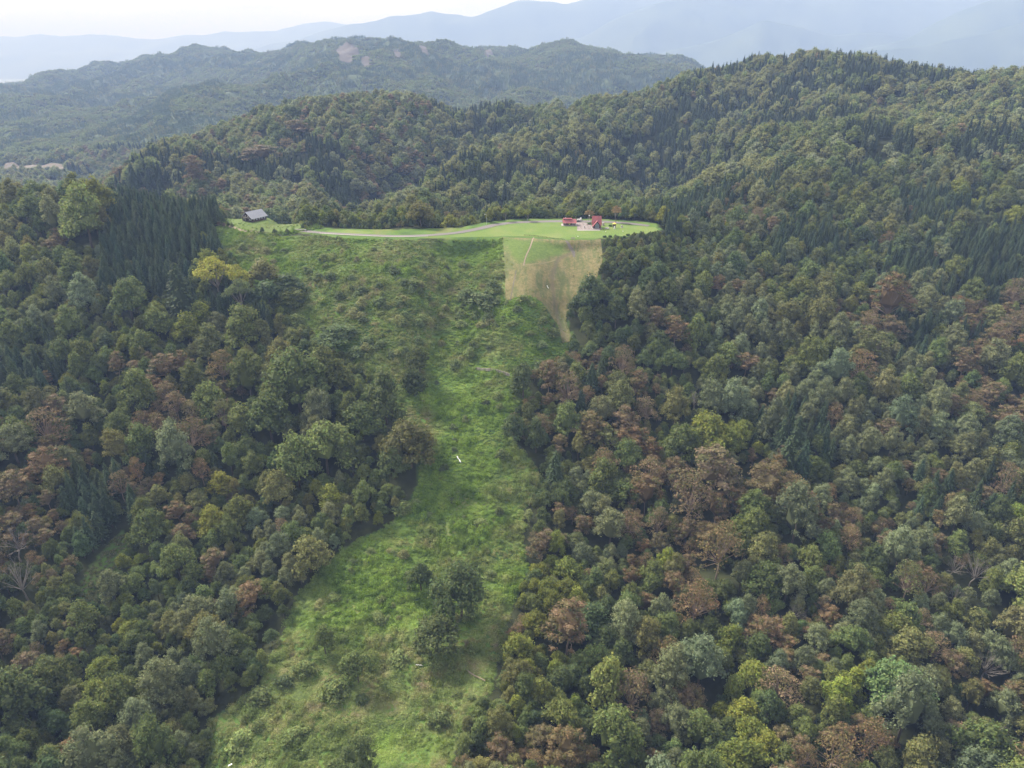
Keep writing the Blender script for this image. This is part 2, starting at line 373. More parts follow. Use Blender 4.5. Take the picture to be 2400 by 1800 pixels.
t = NT('mown_grass'); P = t.pos()
st = t.n('ShaderNodeVectorMath', _operation='MULTIPLY'); t.l(P, st.inputs[0]); st.inputs[1].default_value = (1.0, 0.25, 0.25)
n1 = t.noise(0.05, 6, P, 0.65); n2 = t.noise(0.55, 7, P, 0.75); n3 = t.noise(0.22, 6, st.outputs[0], 0.7)
green = t.ramp(n2, [(0.3, (0.065, 0.10, 0.025)), (0.5, (0.095, 0.14, 0.035)), (0.7, (0.14, 0.18, 0.05))])
straw = t.ramp(n2, [(0.32, (0.105, 0.098, 0.042)), (0.5, (0.165, 0.145, 0.066)), (0.62, (0.215, 0.178, 0.092)), (0.75, (0.26, 0.21, 0.12))])
mk = t.n('ShaderNodeAttribute', _attribute_type='GEOMETRY', _attribute_name='zone')
ms = t.n('ShaderNodeSeparateColor'); t.l(mk.outputs['Color'], ms.inputs[0])
w = t.n('ShaderNodeMapRange'); t.l(t.math('ADD', ms.outputs[0], t.math('MULTIPLY', t.math('SUBTRACT', n1, 0.5), 1.6)), w.inputs['Value']); w.inputs['From Min'].default_value = 0.25; w.inputs['From Max'].default_value = 0.75
olive = t.ramp(n2, [(0.3, (0.07, 0.088, 0.032)), (0.7, (0.135, 0.145, 0.06))])
straw = t.mix(t.ramp(n3, [(0.42, (0,)*3), (0.56, (1,)*3)]), olive, straw)
c = t.mix(w.outputs[0], green, straw)
c = t.mix(t.math('MULTIPLY', ms.outputs[1], t.ramp(n2, [(0.35, (0.2,)*3), (0.6, (0.85,)*3)])), c, (0.115, 0.095, 0.07))
M['mown'] = t.out(c, 0.9, n2, 0.6, 0.25, 0.1)
t = NT('lawn_grass'); P = t.pos()
n1 = t.noise(0.06, 4, P); n2 = t.noise(1.2, 6, P, 0.7)
c = t.ramp(n1, [(0.3, (0.085, 0.145, 0.03)), (0.5, (0.115, 0.17, 0.042)), (0.66, (0.165, 0.19, 0.065)), (0.75, (0.19, 0.185, 0.08))])
c = t.mix(0.35, c, t.ramp(n2, [(0.3, (0.07, 0.125, 0.026)), (0.7, (0.165, 0.21, 0.06))]))
M['lawn'] = t.out(c, 0.9, n2, 0.4, 0.05, 0.1)
M['rough_grass'] = M['mown']
M['asphalt'] = plain_mat('worn_asphalt', (0.165, 0.15, 0.145), 0.95, 0.3, 0.35)
M['concrete'] = plain_mat('pale_concrete', (0.34, 0.31, 0.30), 0.85, 0.12, 0.8)
M['dirt'] = plain_mat('bare_dirt', (0.24, 0.185, 0.135), 0.95, 0.25, 0.7)
M['dirt_dark'] = plain_mat('gravel_track', (0.125, 0.11, 0.095), 0.95, 0.3, 0.9)
M['red_roof'] = plain_mat('red_sheet_roof', (0.36, 0.115, 0.12), 0.55, 0.25, 1.0)
M['red_roof_light'] = M['red_roof']
M['dark_timber'] = plain_mat('dark_timber', (0.055, 0.035, 0.032), 0.8, 0.3, 2.0)
M['brown_timber'] = plain_mat('brown_timber', (0.10, 0.05, 0.04), 0.8, 0.3, 2.0)
M['grey_timber'] = plain_mat('grey_timber', (0.28, 0.25, 0.21), 0.85, 0.25, 2.0)
M['metal_roof'] = plain_mat('grey_metal_roof', (0.30, 0.31, 0.345), 0.5, 0.08, 0.6)
M['white'] = plain_mat('white_paint', (0.8, 0.8, 0.78), 0.5, 0.05, 3)
M['window'] = plain_mat('window_glass', (0.20, 0.24, 0.28), 0.12, 0.15, 1.0, 0.6)
M['white_frame'] = M['white']
M['black'] = plain_mat('black_rubber', (0.02, 0.02, 0.02), 0.7)
M['yellow'] = plain_mat('yellow_paint', (0.75, 0.50, 0.08), 0.5, 0.1)
M['stone'] = plain_mat('grey_stone', (0.42, 0.40, 0.37), 0.85, 0.2, 3)
M['steel'] = plain_mat('galvanised_steel', (0.5, 0.52, 0.54), 0.4, 0.08, 2, 0.5)
M['sheet'] = plain_mat('white_cloth', (0.82, 0.82, 0.80), 0.8, 0.05)
M['orange'] = plain_mat('amber_plastic', (0.7, 0.25, 0.04), 0.4, 0.05)
M['red_light'] = plain_mat('red_plastic', (0.5, 0.03, 0.03), 0.4, 0.05)

# ------------------------------------------------------------------ the ground
q = (np.arange(NV-1)[:, None]*NU+np.arange(NU-1)[None]).ravel()
quads = np.stack([q, q+1, q+NU+1, q+NU], 1)
me = fastmesh('hillside', np.stack([XX.ravel(), YY.ravel(), ZZ.ravel()], 1), quads, [M['hillside']], True)
def in_any(polys, x, y):
    r = np.zeros(np.shape(x), bool)
    for p in polys: r |= inside(p, x, y)
    return r
zn = np.zeros((NV*NU, 4), np.float32); zn[:, 3] = 1
xf, yf = XX.ravel(), YY.ravel()
near = yf < 650
m1 = np.zeros(len(xf)); m1[near] = in_any(CLEAR, xf[near], yf[near])
zn[:, 0] = m1; zn[:, 1] = smooth(900, 1500, yf)
at = me.attributes.new('zone', 'FLOAT_COLOR', 'POINT'); at.data.foreach_set('color', zn.ravel())
tag(link(bpy.data.objects.new('hillside', me)), kind='structure')

def sheet(name, poly, mat, off, step=2.0, zonef=None):   # a surface laid over the ground inside a polygon
    p = np.array(poly); x0, y0 = p.min(0)-step; x1, y1 = p.max(0)+step
    gx = np.arange(x0, x1+step, step); gy = np.arange(y0, y1+step, step)
    X, Y = np.meshgrid(gx, gy); nx = len(gx)
    cx = (X[:-1, :-1]+step/2); cy_ = (Y[:-1, :-1]+step/2)
    keep = inside(poly, cx.ravel(), cy_.ravel()).reshape(cx.shape)
    jj, ii = np.nonzero(keep); b = jj*nx+ii
    Q = np.stack([b, b+1, b+nx+1, b+nx], 1)
    # slide border vertices onto the outline
    used = np.zeros(X.size, int); np.add.at(used, Q.ravel(), 1)
    x = X.ravel().copy(); y = Y.ravel().copy()
    for k in np.nonzero((used > 0) & (used < 4))[0]:
        best = None
        for i in range(len(poly)):
            x1_, y1_ = poly[i]; x2_, y2_ = poly[(i+1) % len(poly)]
            t_ = max(0, min(1, ((x[k]-x1_)*(x2_-x1_)+(y[k]-y1_)*(y2_-y1_))/((x2_-x1_)**2+(y2_-y1_)**2+1e-9)))
            qx, qy = x1_+t_*(x2_-x1_), y1_+t_*(y2_-y1_); d_ = math.hypot(qx-x[k], qy-y[k])
            if best is None or d_ < best[0]: best = (d_, qx, qy)
        if best[0] < step*1.2: x[k], y[k] = best[1], best[2]
    idx = np.nonzero(used > 0)[0]; remap = np.full(X.size, -1); remap[idx] = np.arange(len(idx))
    z = H(x[idx], y[idx])+off
    me = fastmesh(name, np.stack([x[idx], y[idx], z], 1), remap[Q], [mat], True)
    if zonef is not None:
        c = np.ones((len(idx), 4), np.float32); c[:, :3] = zonef(x[idx], y[idx], z)
        a = me.attributes.new('zone', 'FLOAT_COLOR', 'POINT'); a.data.foreach_set('color', c.ravel())
    return link(bpy.data.objects.new(name, me))
TRACK = [survey(*p)[:2] for p in ((1222,738),(1205,690),(1196,640),(1192,600),(1205,560),(1232,548))]
MGREEN = spoly([(1086,515),(1146,517),(1150,520),(1224,524),(1228,545),(1190,560),(1140,572),(1120,570),(1095,562)])
def mown_zone(x, y, z):
    c = np.zeros((len(x), 3))
    d = sdist(MGREEN, x, y)+5*fbm(x/9, y/9, 71); c[:, 0] = np.clip(0.5+d/10, 0.1, 0.95)
    c[:, 1] = 1-smooth(0.3, 2.0, polydist(TRACK, x, y, False)); return c
tag(sheet('mown_slope', MOWN, M['mown'], 0.22, 1.6, mown_zone), kind='structure')
tag(sheet('lawn', LAWN, M['lawn'], 0.06, 2.0), kind='structure')
tag(sheet('grass_verge', VERGE, M['lawn'], 0.06, 1.5), kind='structure')
kz = lambda x, y, z: np.stack([0.25+0.25*fbm(x/9, y/9, 5), 0*x, 0*x], 1)
tag(sheet('grassy_knoll', KNOLL, M['mown'], 0.25, 2.0, kz), kind='structure')
tag(sheet('bare_field', FIELD, plain_mat('tilled_soil', (0.10, 0.08, 0.062), 0.9, 0.15, 0.02), 5.0, 10.0), kind='structure')

def ribbon(name, pts, width, mat, off, sub=8):
    P = [np.array(p[:2], float) for p in pts]; L = []
    for i in range(len(P)-1):
        a = P[max(i-1, 0)]; b = P[i]; c = P[i+1]; d = P[min(i+2, len(P)-1)]
        for k in range(sub):
            t_ = k/sub
            L.append(0.5*((2*b)+(-a+c)*t_+(2*a-5*b+4*c-d)*t_**2+(-a+3*b-3*c+d)*t_**3))
    L.append(P[-1]); V = []; F = []
    ws = width if hasattr(width, '__len__') else [width]*len(P)
    for i, p in enumerate(L):
        d = L[min(i+1, len(L)-1)]-L[max(i-1, 0)]; d /= np.linalg.norm(d)+1e-9; n = np.array([-d[1], d[0]])
        w_ = np.interp(i/(len(L)-1)*(len(P)-1), range(len(P)), ws)/2
        for s_ in (-1, -0.33, 0.33, 1):
            q_ = p+n*w_*s_; V.append((q_[0], q_[1], float(H(q_[0], q_[1]))+off))
        if i:
            for k in range(3): b_ = (i-1)*4+k; F.append((b_, b_+1, b_+5, b_+4))
    me = mesh(name, V, F, [mat], True); return link(bpy.data.objects.new(name, me))
RD = [flat_at(*p) for p in [(645,498),(690,502.5),(760,506.5),(850,510),(920,508.5),(985,503),(1035,494),(1070,486),(1120,480.5),(1210,478),(1300,479),(1360,483),(1402,488)]]
tag(ribbon('ridge_road', RD, [5.0,5.0,5.0,5.0,5.5,5.5,6.5,6.5,6.0,6.5,6.5,5.5,5.0], M['asphalt'], 0.10), kind='structure')
KB = [flat_at(*p) for p in [(690,503.8),(760,508),(850,511.6),(925,510.3)]]
tag(ribbon('road_kerb', KB, 0.9, M['concrete'], 0.14), kind='structure')
tag(ribbon('cabin_track', [survey(*p)[:2] for p in ((484,486),(505,493),(530,500),(560,503))], 2.6, M['dirt'], 0.34), kind='structure')
tag(ribbon('stair_path', [survey(*p)[:2] for p in ((1153,514),(1145,535),(1136,555),(1131,574))], 0.8, M['dirt'], 0.3), kind='structure')
tag(ribbon('mown_break', [survey(*p)[:2] for p in ((1131,574),(1170,570),(1200,562))], 0.9, plain_mat('dry_straw', (0.17, 0.155, 0.075), 0.95, 0.2, 1), 0.28), kind='structure')
tag(ribbon('ditch_path', [survey(*p)[:2] for p in ((1222,521),(1230,532),(1238,545),(1240,556))], [1.6, 1.8, 2.4, 1.2], M['dirt_dark'], 0.32), kind='structure')
tag(ribbon('faint_trail', [survey(*p)[:2] for p in ((1115,585),(1108,620),(1102,650))], 0.5, M['dirt_dark'], 0.28), kind='structure')
tag(ribbon('meadow_trail', [survey(*p)[:2] for p in ((1008,1450),(1024,1462),(1048,1474))], 0.35, M['dirt'], 0.8), kind='structure')

# plain far below and the distant ranges
pm = NT('far_plain'); P = pm.pos()
vo = pm.n('ShaderNodeTexVoronoi', Scale=0.006); pm.l(P, vo.inputs['Vector'])
c = pm.ramp(pm.noise(0.0006, 6, P), [(0.4, (0.10, 0.14, 0.08)), (0.6, (0.25, 0.25, 0.22))])
c = pm.mix(pm.ramp(vo.outputs['Distance'], [(0.15, (0.8,)*3), (0.3, (0,)*3)]), c, (0.6, 0.6, 0.58))
V = [(x_, y_, -456) for y_ in (40, 7000, 32000) for x_ in (-34000, 0, 34000)]
# the plain lies below the hills everywhere in view
me = mesh('far_plain', [(x_, y_, -456) for y_ in (6900, 20000, 45000) for x_ in (-48000, 0, 48000)], [(0,1,4,3),(1,2,5,4),(3,4,7,6),(4,5,8,7)], [pm.out(c, 0.9)])
tag(link(bpy.data.objects.new('far_plain', me)), kind='structure')
mt = NT('distant_forest'); c = mt.ramp(mt.noise(0.002, 6, mt.pos()), [(0.35, (0.03, 0.05, 0.035)), (0.65, (0.06, 0.085, 0.05))])
M['distant'] = mt.out(c, 0.95)
def range_(name, crest, Y, half, seed, rough):
    Y *= 1.12; half *= 1.12; rough *= 1.15; crest = [(a, max(b, -14)) for a, b in crest]
    cx_ = np.array([(x_*D-512)/(FPX*cP+(384-y_*D)*sP) for x_, y_ in crest])
    cz = np.array([CAMZ+Y*(-FPX*sP+(384-y_*D)*cP)/(FPX*cP+(384-y_*D)*sP) for x_, y_ in crest])
    n = 420; u = np.linspace(cx_[0], cx_[-1], n); zc = np.interp(u, cx_, cz)
    k = np.ones(7)/7; zc = np.convolve(np.pad(zc, 3, mode='edge'), k, 'valid')
    zc += rough*0.35*fbm(u*Y/900, u*0+seed, seed, 5)
    T = np.linspace(-1, 1, 61); U2, T2 = np.meshgrid(u, T); Y2 = Y+T2*half; X2 = U2*Y2
    a = 1-np.abs(T2); base = -470
    Z2 = base+(zc[None]-base)*np.power(a, 0.85)+rough*(a**0.6)*(1-a)*2.2*(ridged(X2/(rough*7), Y2/(rough*9), seed)-0.5)
    nn = (np.arange(60)[:, None]*n+np.arange(n-1)[None]).ravel()
    me = fastmesh(name, np.stack([X2.ravel(), Y2.ravel(), Z2.ravel()], 1), np.stack([nn, nn+1, nn+n+1, nn+n], 1), [M['distant']], True)
    tag(link(bpy.data.objects.new(name, me)), kind='structure')
range_('distant_mountains', [(-700,95),(-300,80),(0,83),(100,77),(220,74),(300,80),(370,78),(500,74),(560,66),(600,64),(680,50),(740,54),(800,60),(1000,70),(1500,60),(2200,40),(3000,60)], 15500, 2600, 5, 200)
range_('distant_mountains', [(350,165),(500,120),(620,85),(700,66),(780,52),(840,37),(890,34),(940,26),(985,28),(1025,34),(1070,16),(1130,-3),(1170,0),(1215,5),(1300,-14),(1500,-30),(1900,-20),(2500,10)], 11800, 1500, 11, 200)
range_('distant_mountains', [(900,190),(1100,130),(1200,98),(1260,80),(1330,46),(1400,18),(1480,-4),(1600,-30),(1750,-30),(1900,-20),(2100,-5),(2300,-25),(2900,-10)], 9900, 1400, 19, 160)
range_('distant_mountains', [(1150,220),(1280,150),(1420,118),(1560,85),(1650,45),(1720,60),(1800,80),(1900,70),(2050,95),(2300,100),(2900,80)], 8500, 900, 41, 110)
range_('distant_mountains', [(1700,170),(1850,110),(1960,80),(2020,48),(2080,20),(2130,0),(2212,-25),(2400,-30),(3000,-20)], 7600, 1400, 27, 140)
range_('distant_mountains', [(1650,170),(1800,120),(1900,104),(1990,97),(2040,88),(2110,76),(2160,62),(2212,48),(2500,30),(3000,60)], 6900, 900, 31, 110)

# ------------------------------------------------------------------ plant models (unit size)
rng = np.random.default_rng(7)
def unit(v): return v/(np.linalg.norm(v, axis=-1, keepdims=True)+1e-9)
ICO = None
def ico(sub=1):
    import bmesh
    b = bmesh.new(); bmesh.ops.create_icosphere(b, subdivisions=sub, radius=1.0)
    V = np.array([v.co[:] for v in b.verts]); F = np.array([[v.index for v in f.verts] for f in b.faces]); b.free(); return V, F
ICOV, ICOF = ico(1)
class Cards:
    def __init__(s): s.P = []; s.N = []; s.S = []; s.L = []; s.cv = []; s.cf = []; s.cl = []; s.nc = 0; s.T = []; s.shift = 0.0
    def add(s, P, N, S_, g=0.0, T=None):
        n = len(P); s.P.append(P); s.N.append(N); s.S.append(np.broadcast_to(S_, (n,)).astype(float))
        L = np.stack([np.clip(rng.random(n)*0.8+0.1+s.shift, 0, 1), np.broadcast_to(g, (n,)), rng.random(n)], 1); s.L.append(L)
        s.T.append(rng.normal(size=(n, 3)) if T is None else T)
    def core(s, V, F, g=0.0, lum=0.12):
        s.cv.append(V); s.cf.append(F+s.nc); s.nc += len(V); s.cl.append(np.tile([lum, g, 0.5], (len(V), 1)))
    def build(s, name, mat, aspect=0.62, fold=0.25):
        P = np.concatenate(s.P); N = unit(np.concatenate(s.N)); S_ = np.concatenate(s.S)[:, None]; L = np.concatenate(s.L)
        T = np.concatenate(s.T); T = unit(T-N*(T*N).sum(1, keepdims=True)); B = np.cross(N, T)
        n = len(P); asp = aspect*(0.7+0.6*rng.random((n, 1)))
        V = np.stack([P-T*S_-N*S_*fold, P-B*S_*asp+N*S_*fold*0.5, P+T*S_*(0.8+0.4*rng.random((n, 1)))-N*S_*fold, P+B*S_*asp+N*S_*fold*0.5], 1).reshape(-1, 3)
        a = np.arange(n)*4; F = np.concatenate([np.stack([a, a+1, a+2], 1), np.stack([a, a+2, a+3], 1)])
        LV = np.repeat(L, 4, 0)
        if s.cv:
            F = np.concatenate([F, np.concatenate(s.cf)+len(V)]); V = np.concatenate([V]+s.cv); LV = np.concatenate([LV]+s.cl)
        me = fastmesh(name, V, F, [mat], False)
        at = me.attributes.new('leaf', 'FLOAT_COLOR', 'POINT'); at.data.foreach_set('color', np.concatenate([LV, np.ones((len(LV), 1))], 1).astype(np.float32).ravel())
        return me
def sph(n): return unit(rng.normal(size=(n, 3)))
def broad_crown(name, mat, nl=24, per=110, size=0.062, flat=0.62, zc=1.62, sparse=1.0, plate=1.0, lobe=(0.24, 0.40), core=True, up=0.35, mixg=False, spread=0.72):
    C = Cards(); cen = []; sx_, sy_ = 1+0.18*rng.normal(size=2); gap_ = sph(2); ox_, oy_ = 0.12*rng.normal(size=2)
    tries = 0
    while len(cen) < nl and tries < 4000:
        tries += 1
        d = sph(1)[0]; d[2] = abs(d[2])*1.15-0.5
        if lobe[1] < 0.45 and max(float(d @ gap_[0]), float(d @ gap_[1])) > 0.72: continue
        rr = spread*(0.66+0.46*rng.random()); c = np.array([d[0]*rr*sx_+ox_*d[2], d[1]*rr*sy_+oy_*d[2], d[2]*rr*flat/0.62]); r = lobe[0]+(lobe[1]-lobe[0])*rng.random()**1.4
        if all(np.linalg.norm(c-c2) > 0.62*(r+r2) for c2, r2 in cen): cen.append((c, r))
    cen.append((np.array([0, 0, 0.5*flat/0.62]), lobe[1]*0.9))
    for c, r in cen:
        g = (rng.random()**1.5 if mixg else 0.0); C.shift = rng.normal()*0.13
        n = int(per*(r/0.32)**2*sparse); d = sph(n); keep = d[:, 2] > -0.45; d = d[keep]
        rad = r*(0.86+0.26*rng.random((len(d), 1))); q_ = d*rad; q_[:, 2] *= plate
        # ragged lobes
        q_ *= (1+0.22*np.sin(d[:, :1]*7+c[0]*9)*np.cos(d[:, 1:2]*6+c[1]*7))
        P = q_+c+[0, 0, zc]; N = d*0.7+sph(len(d))*0.62+[0, 0, up]
        C.add(P, N, size*(0.65+0.7*rng.random(len(d))), np.clip(g+0.25*rng.normal(size=len(d)), 0, 1) if mixg else 0.0)
        if core:
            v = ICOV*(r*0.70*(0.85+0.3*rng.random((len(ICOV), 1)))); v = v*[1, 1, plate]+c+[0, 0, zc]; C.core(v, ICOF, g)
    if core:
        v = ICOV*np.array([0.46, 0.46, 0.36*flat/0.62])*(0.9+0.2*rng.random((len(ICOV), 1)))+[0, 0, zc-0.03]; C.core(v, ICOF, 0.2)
    me = C.build(name, mat); me['lobes'] = 0
    return me, [(c+np.array([0, 0, zc]), r) for c, r in cen]
def trunk_mesh(name, mat, lobes, zc=1.62, r=0.045, n_limb=7, fork=0.75, twigs=0, bend=0.05):
    b = MB(); top = np.array([rng.normal()*bend, rng.normal()*bend, zc*fork])
    mid = np.array([rng.normal()*bend*0.5, rng.normal()*bend*0.5, zc*fork*0.5])
    b.tube((0, 0, -0.25), (0, 0, 0.02), r*1.5, r*1.15, 7); b.tube((0, 0, 0.02), mid, r*1.15, r*0.95, 7); b.tube(mid, top, r*0.95, r*0.8, 7)
    ids = rng.permutation(len(lobes))[:n_limb]
    for i in ids:
        c, rr = lobes[i]; m = top*0.55+c*0.45+np.array([0, 0, 0.02])+rng.normal(size=3)*0.03
        b.tube(top, m, r*0.5, r*0.32, 5); e = c+(c-m)*0.15; b.tube(m, e, r*0.32, r*0.14, 5)
        for k in range(twigs):
            o_ = m+(e-m)*rng.uniform(0.1, 0.95); d = unit(unit(c-top)+sph(1)[0]*0.75+np.array([0, 0, 0.15])); L_ = rr*rng.uniform(0.7, 1.5)
            p = o_+d*L_; b.tube(o_, p, r*0.14, r*0.06, 3)
            for k2 in range(2):
                o2 = o_+(p-o_)*rng.uniform(0.3, 0.9); p2 = o2+unit(d+sph(1)[0]*0.8)*L_*0.5; b.tube(o2, p2, r*0.08, r*0.04, 3)
    return mesh(name, b.v, b.f, [mat])
def cedar_crown(name, levels=30, per=8, cards=4, size=0.021, w=0.135):
    C = Cards()
    for i in range(levels):
        C.shift = 0.15*rng.normal()
        f = i/(levels-1); z = 0.16+0.83*f; rad = w*(1-f)**0.66*(0.72+0.5*rng.random())+0.006
        m = max(3, int(per*(1-0.55*f)))
        for k in range(m):
            a = 2*math.pi*(k+rng.random()*0.8)/m+i*0.7; rr = rad*rng.uniform(0.72, 1.18)
            d = np.array([math.cos(a), math.sin(a), -0.30]); s_ = np.linspace(0.45, 1.0, cards)[:, None]
            P = np.array([0, 0, z+0.02])+d*rr*s_+rng.normal(size=(cards, 3))*0.006
            N = np.array([math.cos(a)*0.5, math.sin(a)*0.5, 0.8])+sph(cards)*0.45
            C.add(P, N, size*(1.25-0.5*f)*(0.7+0.6*rng.random(cards)), 0, np.tile(d, (cards, 1))+sph(cards)*0.35)
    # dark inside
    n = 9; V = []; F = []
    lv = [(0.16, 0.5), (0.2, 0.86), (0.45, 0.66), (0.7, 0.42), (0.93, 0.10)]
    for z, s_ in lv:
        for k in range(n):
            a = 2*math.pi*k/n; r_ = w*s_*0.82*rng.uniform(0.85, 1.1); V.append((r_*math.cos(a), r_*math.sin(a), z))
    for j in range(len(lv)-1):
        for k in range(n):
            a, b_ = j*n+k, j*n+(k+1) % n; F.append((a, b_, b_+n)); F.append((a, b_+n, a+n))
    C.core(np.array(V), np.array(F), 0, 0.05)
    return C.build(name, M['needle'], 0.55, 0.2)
def straight_trunk(name, h=0.9, r=0.014):
    b = MB(); b.tube((0, 0, -0.06), (0, 0, h*0.5), r, r*0.7, 6); b.tube((0, 0, h*0.5), (0, 0, h), r*0.7, r*0.2, 6); return mesh(name, b.v, b.f, [M['bark']])
def joined(name, a, b):                              # one mesh out of crown and trunk, for the uncounted mass
    import bmesh
    bm = bmesh.new(); bm.from_mesh(a); n = len(bm.faces); bm.from_mesh(b)
    bm.faces.ensure_lookup_table()
    for i in range(n, len(bm.faces)): bm.faces[i].material_index = 1
    me = bpy.data.meshes.new(name); bm.to_mesh(me); bm.free()
    for m in (a.materials[0], b.materials[0]): me.materials.append(m)
    return me
MODEL = {}                                           # kind -> list of (crown mesh, trunk mesh)
MODEL['leafy'] = []
for i in range(9):
    c_, lb = broad_crown('crown', M['leaf'], nl=26+4*(i % 3), per=135, size=0.056, flat=(0.86, 1.0, 0.78)[i % 3], zc=1.22, lobe=(0.17, 0.40), spread=0.76)
    MODEL['leafy'].append((c_, trunk_mesh('trunk', M['bark'], lb, zc=1.22)))
MODEL['fine'] = []
for i in range(7):
    c_, lb = broad_crown('crown', M['leaf'], nl=40, per=190, size=0.040, flat=1.15+0.2*(i % 2), zc=1.42, lobe=(0.14, 0.30), up=0.15, spread=0.74)
    MODEL['fine'].append((c_, trunk_mesh('trunk', M['bark'], lb)))
MODEL['dying'] = []
for i in range(5):
    c_, lb = broad_crown('crown', M['dying_leaf'], nl=46, per=140, size=0.042, flat=0.85+0.1*(i % 2), zc=1.3, lobe=(0.13, 0.28), plate=0.5, sparse=0.9, up=0.7, core=(i % 2 == 0), mixg=True, spread=0.80)
    MODEL['dying'].append((c_, trunk_mesh('trunk', M['dead_twig'], lb, zc=1.3, r=0.034, n_limb=26, fork=0.5, twigs=3)))
MODEL['airy'] = []
for i in range(2):
    c_, lb = broad_crown('crown', M['leaf'], nl=22, per=210, size=0.052, flat=0.6, zc=2.0, lobe=(0.2, 0.33), plate=0.6, core=False, up=0.5, spread=0.7)
    MODEL['airy'].append((c_, trunk_mesh('trunk', M['pale_bark'], lb, zc=2.1, r=0.045, n_limb=12, fork=0.42, twigs=1, bend=0.1)))
MODEL['cedar'] = [(cedar_crown('crown', 30+2*i, w=0.155+0.014*i), straight_trunk('trunk')) for i in range(4)]
MODEL['bare'] = []
for i in range(3):
    _c, lb = broad_crown('x', M['leaf'], nl=22, per=4, lobe=(0.2, 0.34), core=False)
    MODEL['bare'].append((None, trunk_mesh('trunk', M['pale_bark'], lb, r=0.04, n_limb=16, fork=0.45, twigs=5, bend=0.12)))
MODEL['shrub'] = []
for i in range(4):
    c_, lb = broad_crown('foliage', M['leaf'], nl=11, per=60, size=0.10, flat=0.6, zc=0.42, lobe=(0.28, 0.45), up=0.3, spread=0.66)
    MODEL['shrub'].append((c_, trunk_mesh('stem', M['bark'], lb, zc=0.42, r=0.05, n_limb=4)))
LOD = {'leafy': [broad_crown('mass', M['leaf'], nl=13, per=38, size=0.11, flat=f+0.2, zc=1.2, lobe=(0.3, 0.46))[0] for f in (0.6, 0.7, 0.8, 0.62)],
       'dying': [broad_crown('mass', M['dying_leaf'], nl=16, per=40, size=0.085, flat=0.85, zc=1.2, lobe=(0.24, 0.4), plate=0.6, mixg=True)[0] for k in range(3)],
       'cedar': [cedar_crown('mass', 12, 7, 2, 0.05, 0.19) for k in range(3)]}

# ------------------------------------------------------------------ species map and tree list
COLR = {'G': (0.090, 0.122, 0.050), 'g': (0.125, 0.160, 0.055), 'o': (0.160, 0.172, 0.068), 's': (0.170, 0.195, 0.105),
        'y': (0.170, 0.200, 0.045), 'b': (0.215, 0.155, 0.098), 'c': (0.062, 0.092, 0.050), 'Y': (0.195, 0.245, 0.05), 'A': (0.30, 0.31, 0.06), 't': (0.220, 0.170, 0.090)}
CNAME = {'G': 'dark green', 'g': 'mid green', 'o': 'olive green', 's': 'silvery green', 'y': 'yellowish green', 'b': 'reddish brown', 'c': 'dark', 'Y': 'bright yellow green', 'A': 'bright yellow', 't': 'tan brown'}
MAP = ["................","............gcgg","........gggccccg","....mmccogccgoog","..mmcccccccogooc","ogcbmgocccccogog","ggcbggomggcbogcg",
       "ogcyggggggggcgsc","gogyggggGGGsggcc","gogcygggGGssobsb","ggyooggggGssoscb","cgboggggbbgsgssb","ogbmggg.bbgssssb","bgbggo..obyycsss",
       "obmgggG.GbbbgsSs","bcbgogG.Gsbbbsmm","bcggsgG.bsbbsbsg","bggssgG.ysbgggbs","GggsgG..ygbgsbbs","ogsgGg..bGgsbsss","bgggGg..yGbgsgss",
       "GgsggG..gGsybssb","GssgGg.ggGsggbss","GssgGg.obgsgbbss"]
MIXP = {'g': 'gggggggoGsyg', 'G': 'GGGGGgg', 'o': 'ooooogggst', 's': 'sssssssggob', 'S': 'sssssgb', 'y': 'yyyygggo', 'b': 'bbbbbtogsg', 'c': 'ccccccccg', 'm': 'btccccggogg', '.': 'gGo'}
prnd = random.Random(11)
def species(px, py, wx=None, wy=None):
    i = int((px+prnd.gauss(0, 14))/64); j = int((py+prnd.gauss(0, 7))/32)
    ch = MAP[min(max(j, 0), 23)][min(max(i, 0), 15)]; m_ = MIXP[ch]
    if 103 < px < 219 and 150 < py < 288 and not (px > 190 and py > 270) and prnd.random() < 0.93 and wx is not None and wy > 380: return 'c'
    if wx is None or prnd.random() < 0.3: return prnd.choice(m_)
    v = float(vnoise(np.array(wx/19.0), np.array(wy/19.0), 5)); return m_[int((v*3.3+prnd.random()*0.2) % 1.0*len(m_)) % len(m_)]
TREES = []                                           # dict per tree
def add_tree(x, y, R, col, kind, **k):
    k.update(x=x, y=y, R=R, col=col, kind=kind, z=float(H(x, y))); TREES.append(k); return k
